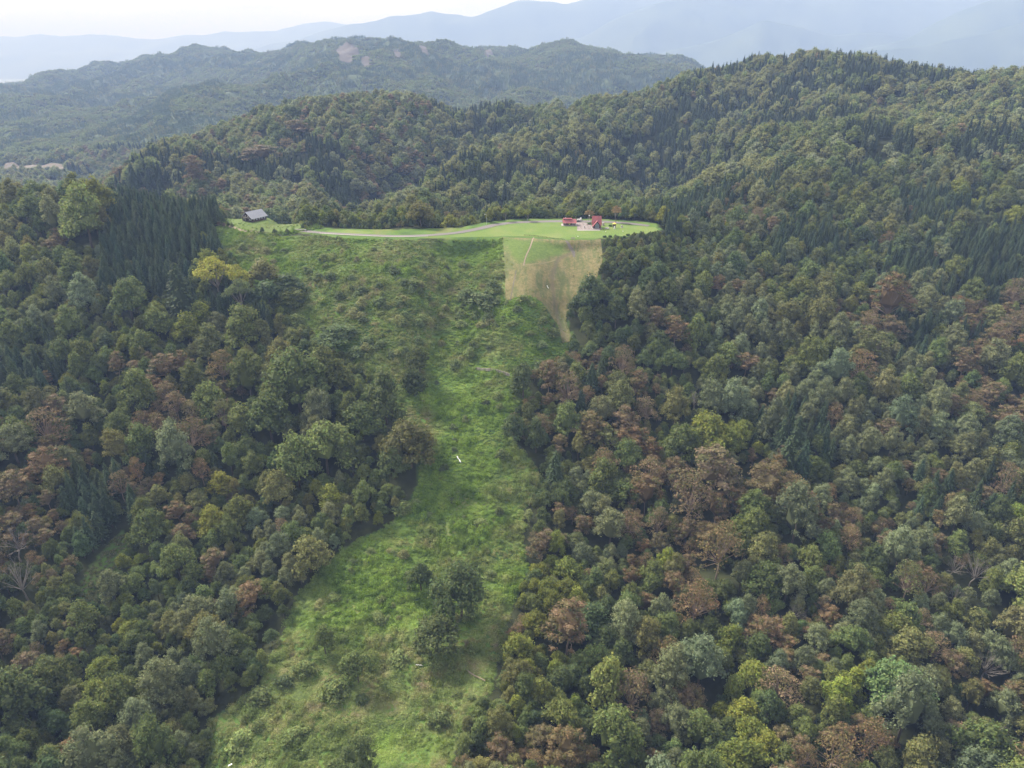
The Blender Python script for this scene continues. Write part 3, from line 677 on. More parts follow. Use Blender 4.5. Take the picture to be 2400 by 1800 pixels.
NOTED = [  # survey x, y of the crown, width, colour, form
 (463,600,82,'A','airy'),(517,622,54,'A','airy'),(447,556,56,'y','leafy'),(520,655,52,'o','airy'),(182,468,100,'g','leafy'),(212,440,60,'y','leafy'),(372,445,42,'y','leafy'),
 (565,575,80,'o','leafy'),(615,590,80,'G','leafy'),(575,610,80,'G','leafy'),(625,620,60,'g','leafy'),(392,655,56,'c','cedar'),(432,680,62,'y','leafy'),(405,712,66,'y','leafy'),
 (520,705,80,'g','leafy'),(455,745,70,'o','leafy'),(480,800,60,'t','dying'),(352,795,62,'b','dying'),(395,790,50,'b','dying'),(415,940,82,'b','dying'),(485,905,62,'o','dying'),(340,925,52,'b','dying'),
 (382,1100,62,'b','dying'),(395,1150,60,'b','dying'),(425,1085,50,'o','dying'),(435,1020,50,'b','dying'),(100,925,80,'b','dying'),(28,1050,74,'b','dying'),(105,1010,64,'b','dying'),(110,960,50,'t','dying'),
 (722,700,80,'G','leafy'),(905,775,54,'G','leafy'),(895,820,60,'G','leafy'),(830,855,100,'G','leafy'),(780,900,90,'g','leafy'),(885,955,95,'o','leafy'),(850,1000,60,'G','leafy'),
 (640,830,110,'g','leafy'),(700,800,90,'g','leafy'),(580,900,100,'g','leafy'),(700,960,110,'g','leafy'),(640,1000,90,'g','leafy'),
 (1130,825,58,'G','leafy'),(1185,822,66,'b','dying'),(1228,848,78,'b','dying'),(1345,790,62,'b','dying'),(1378,835,55,'b','dying'),(1395,885,55,'b','dying'),(1340,868,60,'o','leafy'),
 (1275,925,80,'t','dying'),(1310,940,70,'o','dying'),(1370,945,72,'b','dying'),(1405,1020,86,'b','dying'),(1278,815,34,'c','cedar'),(1300,790,30,'c','cedar'),(1255,870,34,'c','cedar'),
 (1110,922,56,'G','leafy'),(1158,945,56,'G','leafy'),(1200,1010,40,'c','cedar'),(1545,1010,140,'b','dying'),(1490,1080,105,'b','dying'),(1600,1080,80,'b','dying'),(1665,1060,90,'t','dying'),(1725,1090,92,'b','dying'),
 (1680,1010,52,'t','dying'),(1555,1195,105,'t','dying'),(1480,1150,60,'b','dying'),(1590,1140,60,'y','leafy'),(1700,990,46,'c','cedar'),(1720,950,46,'c','cedar'),(1690,940,40,'c','cedar'),(1735,1000,46,'c','cedar'),
 (1530,930,95,'y','leafy'),(1475,960,80,'g','leafy'),(1570,960,60,'y','leafy'),(1340,1060,80,'g','leafy'),(1170,1180,58,'b','dying'),(1226,1362,105,'b','dying'),
 (995,1282,108,'G','leafy'),(938,1362,92,'G','leafy'),(908,1252,60,'G','leafy'),(770,1440,70,'g','leafy'),(700,1385,55,'g','leafy'),(1395,1215,44,'b','dying'),(1440,1215,46,'Y','leafy'),(1458,1270,62,'b','dying'),
 (1440,1420,80,'t','dying'),(1120,1400,62,'y','leafy'),(1158,1345,64,'y','leafy'),(1185,1285,58,'y','leafy'),(1225,1275,58,'y','leafy'),(1120,1465,60,'o','leafy'),(1655,1250,80,'g','leafy'),(1690,1200,54,'t','dying'),
 (1925,655,100,'b','dying'),(1925,702,66,'b','dying'),(1770,690,62,'o','leafy'),(1870,755,76,'o','dying'),(1800,905,56,'b','dying'),(1815,1490,74,'Y','leafy'),(1845,1470,56,'Y','leafy'),(2195,1115,70,'Y','leafy'),
 (1872,1612,98,'b','dying'),(1800,1600,62,'b','dying'),(1748,1460,58,'b','dying'),(665,1190,84,'o','leafy'),(335,1620,110,'g','fine'),(775,1645,84,'G','fine'),(290,400,30,'c','cedar'),
 (2185,1510,66,'b','dying'),(1960,1260,80,'o','dying'),(1700,1420,60,'t','dying'),(1310,1480,90,'g','leafy'),(1170,1600,60,'t','dying'),(1080,1620,60,'b','dying'),(2150,740,60,'b','dying'),(2190,640,56,'b','dying'),
 (2190,700,60,'b','dying'),(2180,900,70,'b','dying'),(2100,870,50,'b','dying'),(640,250,70,'b','dying'),(560,300,85,'b','dying'),(420,380,60,'b','dying'),(620,300,50,'b','dying'),
 (1500,868,40,'s','bare'),(2105,1232,66,'s','bare'),(2060,1222,54,'s','bare'),(2130,1445,66,'s','bare'),(2060,1290,46,'s','bare'),(2155,1600,60,'s','bare'),(1718,1332,40,'s','bare'),(30,1170,80,'s','bare'),(45,1255,80,'t','bare'),
]
for (sx, sy, wd, colr, form) in NOTED:
    r0 = 5.0
    for it in range(3):
        hc = 1.35*r0 if form != 'cedar' else 11.0
        x, y, z = survey(sx, sy, hc)
        f = project(x, y, z+hc)[2]; r0 = 0.5*wd*D*float(f)/FPX
    if form == 'cedar': add_tree(x, y, max(2.2, r0), colr, 'cedar', noted=True)
    else: add_tree(x, y, r0, colr, form, noted=True, squat=(530 < sx < 830 and sy < 730))
# row of young trees behind the lawn
for sx, sy, wd, colr, form in ((1057,478,22,'y','airy'),(1092,474,20,'Y','airy'),(1122,470,24,'Y','airy'),(1140,474,20,'Y','airy'),(1230,470,18,'Y','airy'),(1330,477,24,'t','airy'),(1432,478,34,'y','airy'),(1472,478,26,'y','airy'),(1272,474,18,'t','airy')):
    x, y = flat_at(sx, sy+3); y = max(y, 512); add_tree(x, y, 0.5*wd*D*y/FPX*prnd.uniform(0.8, 1.1), colr, prnd.choice(['airy', 'leafy']), noted=True)
DEAD = (0.09, 0.07, 0.055)
# fill: dart throwing with varying crown radius
CELL = 8.0; hashg = {}
def hput(t): hashg.setdefault((int(t['x']//CELL), int(t['y']//CELL)), []).append(t)
def hclear(x, y, R, k):
    i, j = int(x//CELL), int(y//CELL)
    for a in range(i-2, i+3):
        for b in range(j-2, j+3):
            for t_ in hashg.get((a, b), ()):
                if (t_['x']-x)**2+(t_['y']-y)**2 < (k*(t_['R']+R))**2: return False
    return True
for t_ in TREES: hput(t_)
N = 42000
yy_ = np.sqrt(rng.uniform(85**2, 640**2, N)); uu_ = rng.uniform(-1.2, 1.2, N); xx_ = uu_*yy_
dm = np.full(N, 1e9)
for pl in CLEAR: dm = np.minimum(dm, sdist(pl, xx_, yy_))
size_n = fbm(xx_/40, yy_/40, 77)
dmead = sdist(MEADOW, xx_, yy_)
dflat = np.minimum(sdist(FLAT, xx_, yy_), sdist(KNOLL, xx_, yy_)+4)
for i in range(N):
    if dm[i] < 2.0: continue
    x, y = float(xx_[i]), float(yy_[i])
    R = max(2.5, 3.2+5.4*prnd.random()**2.0+2.8*float(size_n[i]))
    if dm[i] < R*0.8: R = max(2.0, dm[i]/0.8)
    if dmead[i] < 14: R = min(R, 1.9+dmead[i]*0.22)
    lip = dflat[i]
    if lip < 3.5: continue
    if lip < 45 and y < 500: R = min(R, 1.1+lip*0.07)
    R = max(1.3, R)
    z = float(H(x, y)); px, py, f = project(x, y, z+1.7*R)
    s_ = species(px, py, x, y)
    if 505 < y < 545 and -150 < x < 110:             # belt of bushy trees along the back of the terrace
        s_ = prnd.choice('gggoyG'); R = min(R, 4.2)
    if s_ == 'c': R = 2.3+1.0*prnd.random(); k = 0.52
    else: k = 0.57
    if not hclear(x, y, R, k): continue
    form = {'c': 'cedar', 'b': 'dying', 't': 'dying', 's': 'fine'}.get(s_, 'leafy' if prnd.random() < 0.8 else 'fine')
    hput(add_tree(x, y, R, s_, form))
for i in range(0, N, 2):
    if dm[i] < 2.5: continue
    x, y = float(xx_[i])+2.0, float(yy_[i])+2.0; R = 2.2+0.8*prnd.random()
    if dflat[i] < 4: continue
    if dflat[i] < 25 and y < 500: R = 1.3
    if hclear(x, y, R, 0.50): hput(add_tree(x, y, R, prnd.choice('GGgGo'), 'leafy', low=True))
# finishing numbers: scale, turn, tint
for t_ in TREES:
    if t_['kind'] == 'cedar':
        hgt = 11+9*prnd.random() if not t_.get('noted') else max(12, t_['R']*4.6)
        w_ = t_['R']/0.155; t_['sc'] = (w_*prnd.uniform(0.95, 1.15), w_*prnd.uniform(0.95, 1.15), hgt); t_['top'] = hgt
    else:
        k = prnd.uniform(0.85, 1.3) if t_['kind'] != 'fine' else prnd.uniform(0.95, 1.2)
        R = t_['R']*1.07; k = k*0.55 if t_.get('squat') else k; t_['sc'] = (R*prnd.uniform(0.86, 1.16), R*prnd.uniform(0.86, 1.16), R*k); t_['top'] = 2.1*R*k
    t_['rz'] = prnd.uniform(0, 6.28)
    b = COLR[t_['col']]; v = prnd.gauss(1.0, 0.13); h_ = prnd.gauss(0, 0.06)
    if t_['kind'] == 'bare': b = DEAD
    t_['tint'] = (max(0.01, b[0]*v*(1+h_)), max(0.01, b[1]*v), max(0.008, 0.9*b[2]*v*(1-h_)))
    t_['var'] = prnd.randrange(len(MODEL[t_['kind']]))
# what of each shows, and how large
def shows(x, y, z):
    px, py, f = project(x, y, z)
    if not (2 < px < 1022 and 2 < py < 766): return 0
    s = np.linspace(0.15, 0.97, 60); X = x*s; Y = y*s; Z = CAMZ+(z-CAMZ)*s
    return 0 if np.any(H(X, Y)+5 > Z) else 1/float(f)
for t_ in TREES:
    zt = t_['z']+t_['top']*(0.8 if t_['kind'] == 'cedar' else 0.72)
    t_['px'], t_['py'], t_['f'] = [float(v) for v in project(t_['x'], t_['y'], zt)]
    t_['show'] = shows(t_['x'], t_['y'], zt+2)*t_['R']
NAMES = {'leafy': 'broadleaf_tree', 'fine': 'broadleaf_tree', 'airy': 'broadleaf_tree', 'dying': 'withering_tree', 'cedar': 'cedar_tree', 'bare': 'bare_tree'}
GROUPS = {'broadleaf_tree': 'broadleaf trees of the hillside woods', 'withering_tree': 'brown withering trees among the green woods', 'cedar_tree': 'cedars standing in the woods', 'bare_tree': 'leafless grey trees in the woods', 'shrub': 'shrubs scattered over the overgrown clearing'}
def place_phrase(px, py):
    col_ = ('far left', 'left', 'centre left', 'centre right', 'right', 'far right')[min(5, max(0, int(px/171)))]
    row_ = ('topmost', 'upper', 'middle', 'lower', 'bottom')[0 if py < 150 else (1 if py < 270 else (2 if py < 430 else (3 if py < 610 else 4)))]
    return f"{row_} {col_}"
def size_word(R): return 'small' if R < 3.4 else ('medium' if R < 5.2 else 'large')
ORD = 'first second third fourth fifth sixth seventh eighth ninth tenth eleventh twelfth thirteenth fourteenth fifteenth sixteenth seventeenth eighteenth nineteenth twentieth'.split()
ORD += ['twenty-'+w for w in ORD[:9]]+['thirtieth']+['thirty-'+w for w in ORD[:9]]+['fortieth']+['forty-'+w for w in ORD[:9]]+['fiftieth']+['fifty-'+w for w in ORD[:9]]
def give_labels(items, all_items):                   # items carry base, short, px, py: look first, then the neighbour, then the place in a row
    P_ = np.array([(a['px'], a['py']) for a in all_items])
    by_ = {}
    for a in items:
        d = np.hypot(P_[:, 0]-a['px'], (P_[:, 1]-a['py'])*1.3); o_ = np.argsort(d)
        nb = next((all_items[k] for k in o_[:12] if all_items[k] is not a and all_items[k]['short'] != a['short']), None)
        a['label'] = f"{a['base']}{' beside a '+nb['short'] if nb else ''}, {place_phrase(a['px'], a['py'])}"
        by_.setdefault(a['label'], []).append(a)
    again = {}
    for lab, l in by_.items():
        if len(l) > 1:
            for a in l: again.setdefault((a['base'], place_phrase(a['px'], a['py'])), []).append(a)
    for (base, pl), l in again.items():
        l.sort(key=lambda a: a['px'])
        for k, a in enumerate(l): a['label'] = f"{base}, {ORD[k]} from left of its like, {pl}"
def place_single(name, cat, t_, label):
    root = empty(name, (t_['x'], t_['y'], t_['z']), t_['rz']); root.scale = t_['sc']
    tag(root, label, cat, GROUPS[name])
    cm, tm = MODEL[t_['kind']][t_['var']]
    o = bpy.data.objects.new('stem' if name == 'shrub' else 'trunk', tm); link(o, root)
    if cm is not None:
        o = bpy.data.objects.new('foliage' if name == 'shrub' else 'crown', cm); o['tint'] = t_['tint']; link(o, root)
    return root
by = {}
for t_ in TREES: by.setdefault(NAMES[t_['kind']], []).append(t_)
FORMW = {'leafy': 'rounded', 'fine': 'upright fine leaved', 'airy': 'open crowned', 'dying': 'withering', 'cedar': 'conical', 'bare': 'leafless'}
mass = []; chosen = []
for name, lst in by.items():
    lst.sort(key=lambda a: -a['show']-(1e-3 if a.get('noted') and a['show'] > 0 else 0))
    for i, t_ in enumerate(lst):
        if i < 300 and t_['show'] > 0:
            t_['name'] = name; t_['cat'] = 'cedar' if name == 'cedar_tree' else 'tree'
            c_ = CNAME[t_['col']] if t_['kind'] != 'bare' else 'grey'
            t_['base'] = f"{size_word(t_['R']) if name != 'cedar_tree' else ('tall' if t_['top'] > 18.5 else 'short')} {c_} {FORMW[t_['kind']]} {t_['cat']}"; t_['short'] = f"{c_} {t_['cat']}"
            chosen.append(t_)
        else: mass.append(t_)
# shrubs of the clearing
SHR = [(1130,646,26,'g'),(1150,656,22,'g'),(1172,692,24,'g'),(1196,722,26,'g'),(1118,668,20,'G'),(1108,700,22,'g'),(1145,720,20,'g'),(1170,745,24,'G'),(985,790,26,'G'),(942,1438,30,'g'),(975,1440,30,'g'),(870,1100,40,'g'),(660,735,40,'G'),(750,720,40,'G'),(1040,655,60,'G'),(1010,640,40,'G'),(1065,625,40,'G'),(1055,690,30,'G'),(850,585,26,'G'),(905,700,22,'G'),
       (935,690,20,'G'),(1165,795,30,'G'),(820,745,28,'G'),(845,765,24,'G'),(770,765,34,'G'),(990,740,16,'G'),(1075,860,24,'g'),(1050,870,20,'G'),(1005,905,18,'g'),(905,740,26,'G'),(600,660,30,'g'),(640,700,40,'g'),
       (690,600,26,'G'),(735,640,22,'G'),(775,665,22,'G'),(700,560,24,'g'),(820,620,20,'G'),(785,690,18,'G'),(960,1010,22,'G'),(980,970,14,'G'),(1085,985,30,'g'),(820,1340,34,'g'),(860,1420,40,'g'),(720,1500,50,'g'),
       (660,1450,46,'g'),(560,1510,50,'g'),(520,1600,60,'g'),(640,1590,44,'g'),(1010,1330,30,'g'),(1020,1400,30,'g'),(1060,1240,30,'g'),(720,1290,26,'g'),(800,1190,22,'g'),(780,1510,30,'G'),(950,1560,44,'g'),(1010,1600,50,'g'),
       (1040,1130,24,'g'),(930,1110,18,'G'),(560,1570,40,'g'),(890,620,24,'G'),(960,600,22,'G'),(1000,570,20,'G'),(930,560,16,'g'),(760,600,18,'G'),(860,650,20,'g')]
bb = np.array(MEADOW); cnt = 0; shrubs = []
for sx, sy, wd, c_ in SHR:
    x, y, z = survey(sx, sy, 1.0); f = float(project(x, y, z)[2]); shrubs.append((x, y, max(0.9, 0.5*wd*D*f/FPX), c_))
while cnt < 110:
    x = prnd.uniform(bb[:, 0].min(), bb[:, 0].max()); y = prnd.uniform(110, bb[:, 1].max())
    if not bool(inside(MEADOW, x, y)) or float(polydist(MEADOW, x, y)) < 1.5: continue
    if fbm(np.array(x/30), np.array(y/30), 44) < -0.05 and prnd.random() < 0.7: continue
    shrubs.append((x, y, prnd.uniform(0.9, 2.4), prnd.choice('GgggoGg'))); cnt += 1
for _k in range(300):
    x, y, z = survey(prnd.uniform(500, 1080), prnd.uniform(530, 780)); kk = float(fbm(np.array(x/22), np.array(y/22), 144))
    if len(shrubs) < 285 and kk > 0.05 and bool(inside(MEADOW, x, y)) and float(polydist(MEADOW, x, y)) > 3: shrubs.append((x, y, prnd.uniform(1.3, 3.0+3*kk), prnd.choice('GGggo')))
for (x, y, R, c_) in shrubs:
    z = float(H(x, y)); b = COLR[c_]; v = prnd.gauss(1.25, 0.18)
    t_ = dict(x=x, y=y, z=z, R=R, rz=prnd.uniform(0, 6.28), sc=(R*prnd.uniform(1.0, 1.6), R*prnd.uniform(1.0, 1.5), R*prnd.uniform(0.7, 1.2)), kind='shrub', var=prnd.randrange(4), tint=(b[0]*v, b[1]*v, b[2]*v))
    px, py, f = [float(k) for k in project(x, y, z+R*0.5)]
    if not (0 < px < 1024 and 0 < py < 768): continue
    t_.update(px=px, py=py, name='shrub', cat='shrub', base=f"{'small' if R < 1.5 else ('medium' if R < 2.6 else 'large')} {CNAME[c_]} shrub", short=f"{CNAME[c_]} shrub")
    chosen.append(t_)
give_labels(chosen, chosen)
for t_ in chosen: place_single(t_['name'], t_['cat'], t_, t_['label'])

# ------------------------------------------------------------------ uncounted masses, scattered with geometry nodes
def scatter(name, models, pts, rot, scl, idx, tint, mat=None):
    lib = bpy.data.collections.new(name+'_models')
    for k, m in enumerate(models): lib.objects.link(bpy.data.objects.new(f'{name}_model_{k:02d}', m))
    n = len(pts); me = bpy.data.meshes.new(name); me.vertices.add(n); me.vertices.foreach_set('co', np.asarray(pts, np.float32).ravel())
    a = me.attributes.new('turn', 'FLOAT_VECTOR', 'POINT'); a.data.foreach_set('vector', np.asarray(rot, np.float32).ravel())
    a = me.attributes.new('size', 'FLOAT_VECTOR', 'POINT'); a.data.foreach_set('vector', np.asarray(scl, np.float32).ravel())
    a = me.attributes.new('which', 'INT', 'POINT'); a.data.foreach_set('value', np.asarray(idx, np.int32))
    a = me.attributes.new('tint', 'FLOAT_COLOR', 'POINT'); tt = np.ones((n, 4), np.float32); tt[:, :3] = tint; a.data.foreach_set('color', tt.ravel())
    o = link(bpy.data.objects.new(name, me))
    g = bpy.data.node_groups.new(name, 'GeometryNodeTree'); g.interface.new_socket('Geometry', in_out='INPUT', socket_type='NodeSocketGeometry'); g.interface.new_socket('Geometry', in_out='OUTPUT', socket_type='NodeSocketGeometry')
    N_ = g.nodes.new; gi = N_('NodeGroupInput'); go = N_('NodeGroupOutput'); ip = N_('GeometryNodeInstanceOnPoints'); ci = N_('GeometryNodeCollectionInfo')
    ci.inputs['Collection'].default_value = lib; ci.inputs['Separate Children'].default_value = True; ci.inputs['Reset Children'].default_value = True
    def na(nm, ty):
        x = N_('GeometryNodeInputNamedAttribute'); x.data_type = ty; x.inputs['Name'].default_value = nm; return x.outputs['Attribute']
    L_ = g.links.new; L_(gi.outputs[0], ip.inputs['Points']); L_(ci.outputs[0], ip.inputs['Instance']); ip.inputs['Pick Instance'].default_value = True
    L_(na('which', 'INT'), ip.inputs['Instance Index']); er = N_('FunctionNodeEulerToRotation'); L_(na('turn', 'FLOAT_VECTOR'), er.inputs[0]); L_(er.outputs[0], ip.inputs['Rotation'])
    L_(na('size', 'FLOAT_VECTOR'), ip.inputs['Scale']); L_(ip.outputs[0], go.inputs[0])
    md = o.modifiers.new('scatter', 'NODES'); md.node_group = g
    tag(o, kind='stuff'); return o
def mass_scatter(name, items, key):
    mods = []; off = {}
    for k in key:
        off[k] = len(mods)
        for c_, tr in MODEL[k]: mods.append(joined('mass_tree', c_, tr) if c_ is not None else tr)
    it = [t_ for t_ in items if t_['kind'] in key]
    if not it: return
    scatter(name, mods, [(t_['x'], t_['y'], t_['z']) for t_ in it], [(0, 0, t_['rz']) for t_ in it], [t_['sc'] for t_ in it], [off[t_['kind']]+t_['var'] for t_ in it], [t_['tint'] for t_ in it])
mass_scatter('broadleaf_woods', mass, ['leafy', 'fine', 'airy'])
mass_scatter('withering_woods', mass, ['dying', 'bare'])
mass_scatter('cedar_woods', mass, ['cedar'])

# hills behind: 600 to 1700 m
def hill_points(y0, y1, n, umax=0.95):
    y = np.sqrt(rng.uniform(y0**2, y1**2, n)); u = rng.uniform(-umax, umax, n); return u*y, y
x, y = hill_points(625, 1650, 34000); z = H(x, y)
g_ = (np.floor(x/6.2)*100003+np.floor(y/6.2)).astype(np.int64); _, first = np.unique(g_, return_index=True)
x, y, z = x[first], y[first], z[first]; ok_ = sdist(FIELD, x, y) > 8; x, y, z = x[ok_], y[ok_], z[ok_]; px, py, f = project(x, y, z+8)
sp_ = [species(a, b, c, d) for a, b, c, d in zip(px, py, x*0.5, y*0.5)]
pat = fbm(x/85, y/85, 91); pat2 = fbm(x/130, y/130, 15)
fin = []
for i in range(len(x)):
    s_ = sp_[i]
    if py[i] < 225 and 60 < px[i] < 430:             # the hill with brown crowns and cedar blocks
        s_ = 'c' if pat[i] > 0.16 else ('b' if prnd.random() < 0.10+0.55*max(0, pat2[i]-0.05) else prnd.choice('ggoGost'))
    elif px[i] >= 430 and py[i] < 215:
        if s_ == 'c': s_ = 'c' if pat[i] > -0.3 else 'o'
        elif s_ != 'b' or prnd.random() < 0.6: s_ = 'c' if pat[i] > 0.30 else prnd.choice('gggoogGs' if pat2[i] < 0 else 'ooogGtos')
    fin.append(s_ if prnd.random() < 0.85 else prnd.choice('goGsog'))
fin = np.array(fin)
def hill_scatter(name, sel, lod, rr, zsc):
    k = np.nonzero(sel)[0]; n = len(k); R = rr[0]+(rr[1]-rr[0])*rng.random(n)
    tint = np.array([COLR[c] for c in fin[k]])*(0.72 if lod == 'cedar' else 1.12)*(0.80+0.4*rng.random((n, 1)))*(1+0.2*pat2[k][:, None])
    sc = np.stack([R, R, R*(zsc[0]+(zsc[1]-zsc[0])*rng.random(n))], 1)
    scatter(name, LOD[lod], np.stack([x[k], y[k], z[k]], 1), np.stack([0*R, 0*R, rng.uniform(0, 6.28, n)], 1), sc, rng.integers(0, len(LOD[lod]), n), tint)
isc = fin == 'c'; isb = (fin == 'b') | (fin == 't')
hill_scatter('far_broadleaf_woods', ~isc & ~isb, 'leafy', (4.2, 8.8), (0.8, 1.1))
hill_scatter('far_withering_woods', isb, 'dying', (4.5, 8.5), (0.85, 1.1))
hill_scatter('far_cedar_woods', isc, 'cedar', (15, 21), (0.85, 1.1))
# valley and blue ridges: 1650 to 5200 m, each model a small clump of crowns
def clump_mesh(n=9, w=1.0, conifer=False):
    C = Cards()
    for k in range(n):
        c = np.array([rng.uniform(-w, w), rng.uniform(-w, w), rng.uniform(0.25, 0.5)]); r = rng.uniform(0.24, 0.4)
        if conifer:
            m = 22; a = rng.uniform(0, 6.28, m); hh = rng.random(m); rr_ = 0.16*(1-hh)
            P = np.stack([c[0]+rr_*np.cos(a), c[1]+rr_*np.sin(a), c[2]-0.1+hh*0.9], 1); C.add(P, np.stack([np.cos(a), np.sin(a), 0*a+0.8], 1), 0.12)
        else:
            d = sph(30); d = d[d[:, 2] > -0.3]; C.add(d*r*[1, 1, 0.9]+c, d+sph(len(d))*0.4+[0, 0, 0.3], r*0.42)
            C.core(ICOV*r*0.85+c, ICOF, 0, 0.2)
    return C.build('clump', M['leaf'])
CL = [clump_mesh() for k in range(8)]+[clump_mesh(10, 1.0, True) for k in range(4)]
x2, y2 = hill_points(1600, 5200, 110000, 0.8)
g_ = (np.floor(x2/15)*100003+np.floor(y2/15)).astype(np.int64); _, first = np.unique(g_, return_index=True)
x2, y2 = x2[first], y2[first]; z2 = H(x2, y2)
SCARS = [spoly(p) for p in ([(722,112),(740,98),(768,104),(776,122),(762,136),(735,134)], [(782,122),(800,124),(806,140),(790,150),(782,140)], [(905,100),(922,104),(926,122),(912,118)], [(1045,112),(1060,104),(1066,122),(1050,132)], [(850,112),(862,108),(866,124),(852,128)])]
ok = ~((sdist(FIELD, x2, y2) < 24))
for sc_ in SCARS: ok &= sdist(sc_, x2, y2) > 2
x2, y2, z2 = x2[ok], y2[ok], z2[ok]; n = len(x2)
pt = fbm(x2/260, y2/260, 55); tt = np.where(pt[:, None] > 0.12, np.array(COLR['c'])*1.2, np.array(COLR['g'])*1.15)*(0.8+0.5*rng.random((n, 1)))
ol = rng.random(n) < 0.25; tt[ol] = np.array(COLR['o'])*(0.8+0.4*rng.random((ol.sum(), 1)))
wh = np.where((pt > 0.12) | (rng.random(n) < 0.12), rng.integers(8, 12, n), rng.integers(0, 8, n)); sz = rng.uniform(8, 12, n); gx_ = (H(x2+12, y2)-H(x2-12, y2))/24; gy_ = (H(x2, y2+20)-H(x2, y2-20))/40
scatter('blue_ridge_woods', CL, np.stack([x2, y2, z2], 1), np.stack([np.arctan(gy_), -np.arctan(gx_), rng.choice([0.0, 0.0001], n)], 1), np.stack([sz, sz, sz*rng.uniform(0.8, 1.3, n)], 1), wh, tt)

for sc_ in SCARS: tag(sheet('bare_scarp', sc_, plain_mat('pink_earth', (0.066, 0.054, 0.046), 0.95, 0.4, 0.02), 4.0, 9.0), kind='structure')
# ------------------------------------------------------------------ shrubs and undergrowth of the clearing
wm = NT('weed_leaf'); P = wm.pos()
lf = wm.n('ShaderNodeAttribute', _attribute_type='GEOMETRY', _attribute_name='leaf'); ls = wm.n('ShaderNodeSeparateColor'); wm.l(lf.outputs['Color'], ls.inputs[0])
big = wm.noise(0.022, 3, P); midn = wm.noise(0.11, 5, P, 0.65)
c1 = wm.ramp(midn, [(0.30, (0.085, 0.145, 0.036)), (0.43, (0.15, 0.24, 0.045)), (0.55, (0.215, 0.32, 0.06)), (0.70, (0.26, 0.34, 0.08))])
c2 = wm.ramp(midn, [(0.30, (0.115, 0.16, 0.055)), (0.45, (0.19, 0.25, 0.075)), (0.58, (0.25, 0.265, 0.10)), (0.70, (0.30, 0.25, 0.15))])
c = wm.mix(wm.ramp(big, [(0.44, (0,)*3), (0.56, (1,)*3)]), c1, c2)
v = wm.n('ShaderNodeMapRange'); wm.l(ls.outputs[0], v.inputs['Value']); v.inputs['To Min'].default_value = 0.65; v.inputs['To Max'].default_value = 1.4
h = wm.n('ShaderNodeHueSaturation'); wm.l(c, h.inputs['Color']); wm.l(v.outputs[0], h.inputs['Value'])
M['weed'] = wm.out(h.outputs[0], 0.7, spec=0.1, transl=0.3)
def tuft(n, r, hgt, size, tall=0.3):
    C = Cards()
    d = sph(n); d[:, 2] = np.abs(d[:, 2]); P = d*[r, r, hgt]*(0.8+0.35*rng.random((n, 1))); P[:, :2] += 0.15*rng.normal(size=(n, 2))
    C.add(P, d*0.5+sph(n)*0.6+[0, 0, tall], size*(0.6+0.8*rng.random(n)))
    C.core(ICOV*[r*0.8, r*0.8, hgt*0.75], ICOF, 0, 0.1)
    return C.build('tuft', M['weed'], 0.6)
TU = [tuft(70, 1.0, 0.7, 0.20), tuft(80, 1.2, 0.5, 0.17), tuft(60, 0.8, 0.9, 0.22), tuft(70, 1.1, 0.35, 0.15)]
def weeds_in(name, poly, step, smin, smax, extra=None, models=None):
    p = np.array(poly); xs = np.arange(p[:, 0].min(), p[:, 0].max(), step); ys = np.arange(max(95, p[:, 1].min()), p[:, 1].max(), step)
    X, Y = np.meshgrid(xs, ys); X = (X+rng.uniform(-0.5, 0.5, X.shape)*step).ravel(); Y = (Y+rng.uniform(-0.5, 0.5, Y.shape)*step).ravel()
    k = inside(poly, X, Y)
    if extra is not None: k &= extra(X, Y)
    X, Y = X[k], Y[k]; n = len(X); s = rng.uniform(smin, smax, n)*(1+0.45*fbm(X/7, Y/7, 61))
    zs_ = s*(0.6+1.2*rng.random(n)**2)*np.clip(1+1.4*fbm(X/13, Y/9, 62), 0.3, 2.6)
    scatter(name, models or TU, np.stack([X, Y, H(X, Y)-0.05], 1), np.stack([rng.normal(0, 0.12, n), rng.normal(0, 0.12, n), rng.uniform(0, 6.28, n)], 1), np.stack([s, s, zs_], 1), rng.integers(0, 4, n), np.full((n, 3), 0.1))
TB = [tuft(230, 1.0, 0.75, 0.10), tuft(240, 1.25, 0.6, 0.09), tuft(220, 0.9, 0.95, 0.10), tuft(230, 1.1, 0.7, 0.10)]
wo_ = NT('olive_scrub'); lf2 = wo_.n('ShaderNodeAttribute', _attribute_type='GEOMETRY', _attribute_name='leaf'); ls2 = wo_.n('ShaderNodeSeparateColor'); wo_.l(lf2.outputs['Color'], ls2.inputs[0])
M['olive_weed'] = wo_.out(wo_.ramp(ls2.outputs[0], [(0.1, (0.075, 0.09, 0.04)), (0.6, (0.15, 0.16, 0.07)), (0.95, (0.22, 0.20, 0.10))]), 0.8, spec=0.1)
TO = []
for m_ in TU: m2 = m_.copy(); m2.materials[0] = M['olive_weed']; TO.append(m2)
notflat = lambda X, Y: (sdist(FLAT, X, Y) > 0.5) & (sdist(MOWN, X, Y) > 0.3)
weeds_in('undergrowth', MEADOW, 1.45, 0.75, 1.35, notflat)
weeds_in('undergrowth', STRIP, 1.6, 0.7, 1.2, None, TO)
weeds_in('undergrowth', MEADOW, 3.6, 1.2, 2.4, lambda X, Y: notflat(X, Y) & (sdist(FLAT, X, Y) > 4) & (fbm(X/14, Y/11, 63) > -0.02) & (sdist(MOWN, X, Y) > 2), TB)
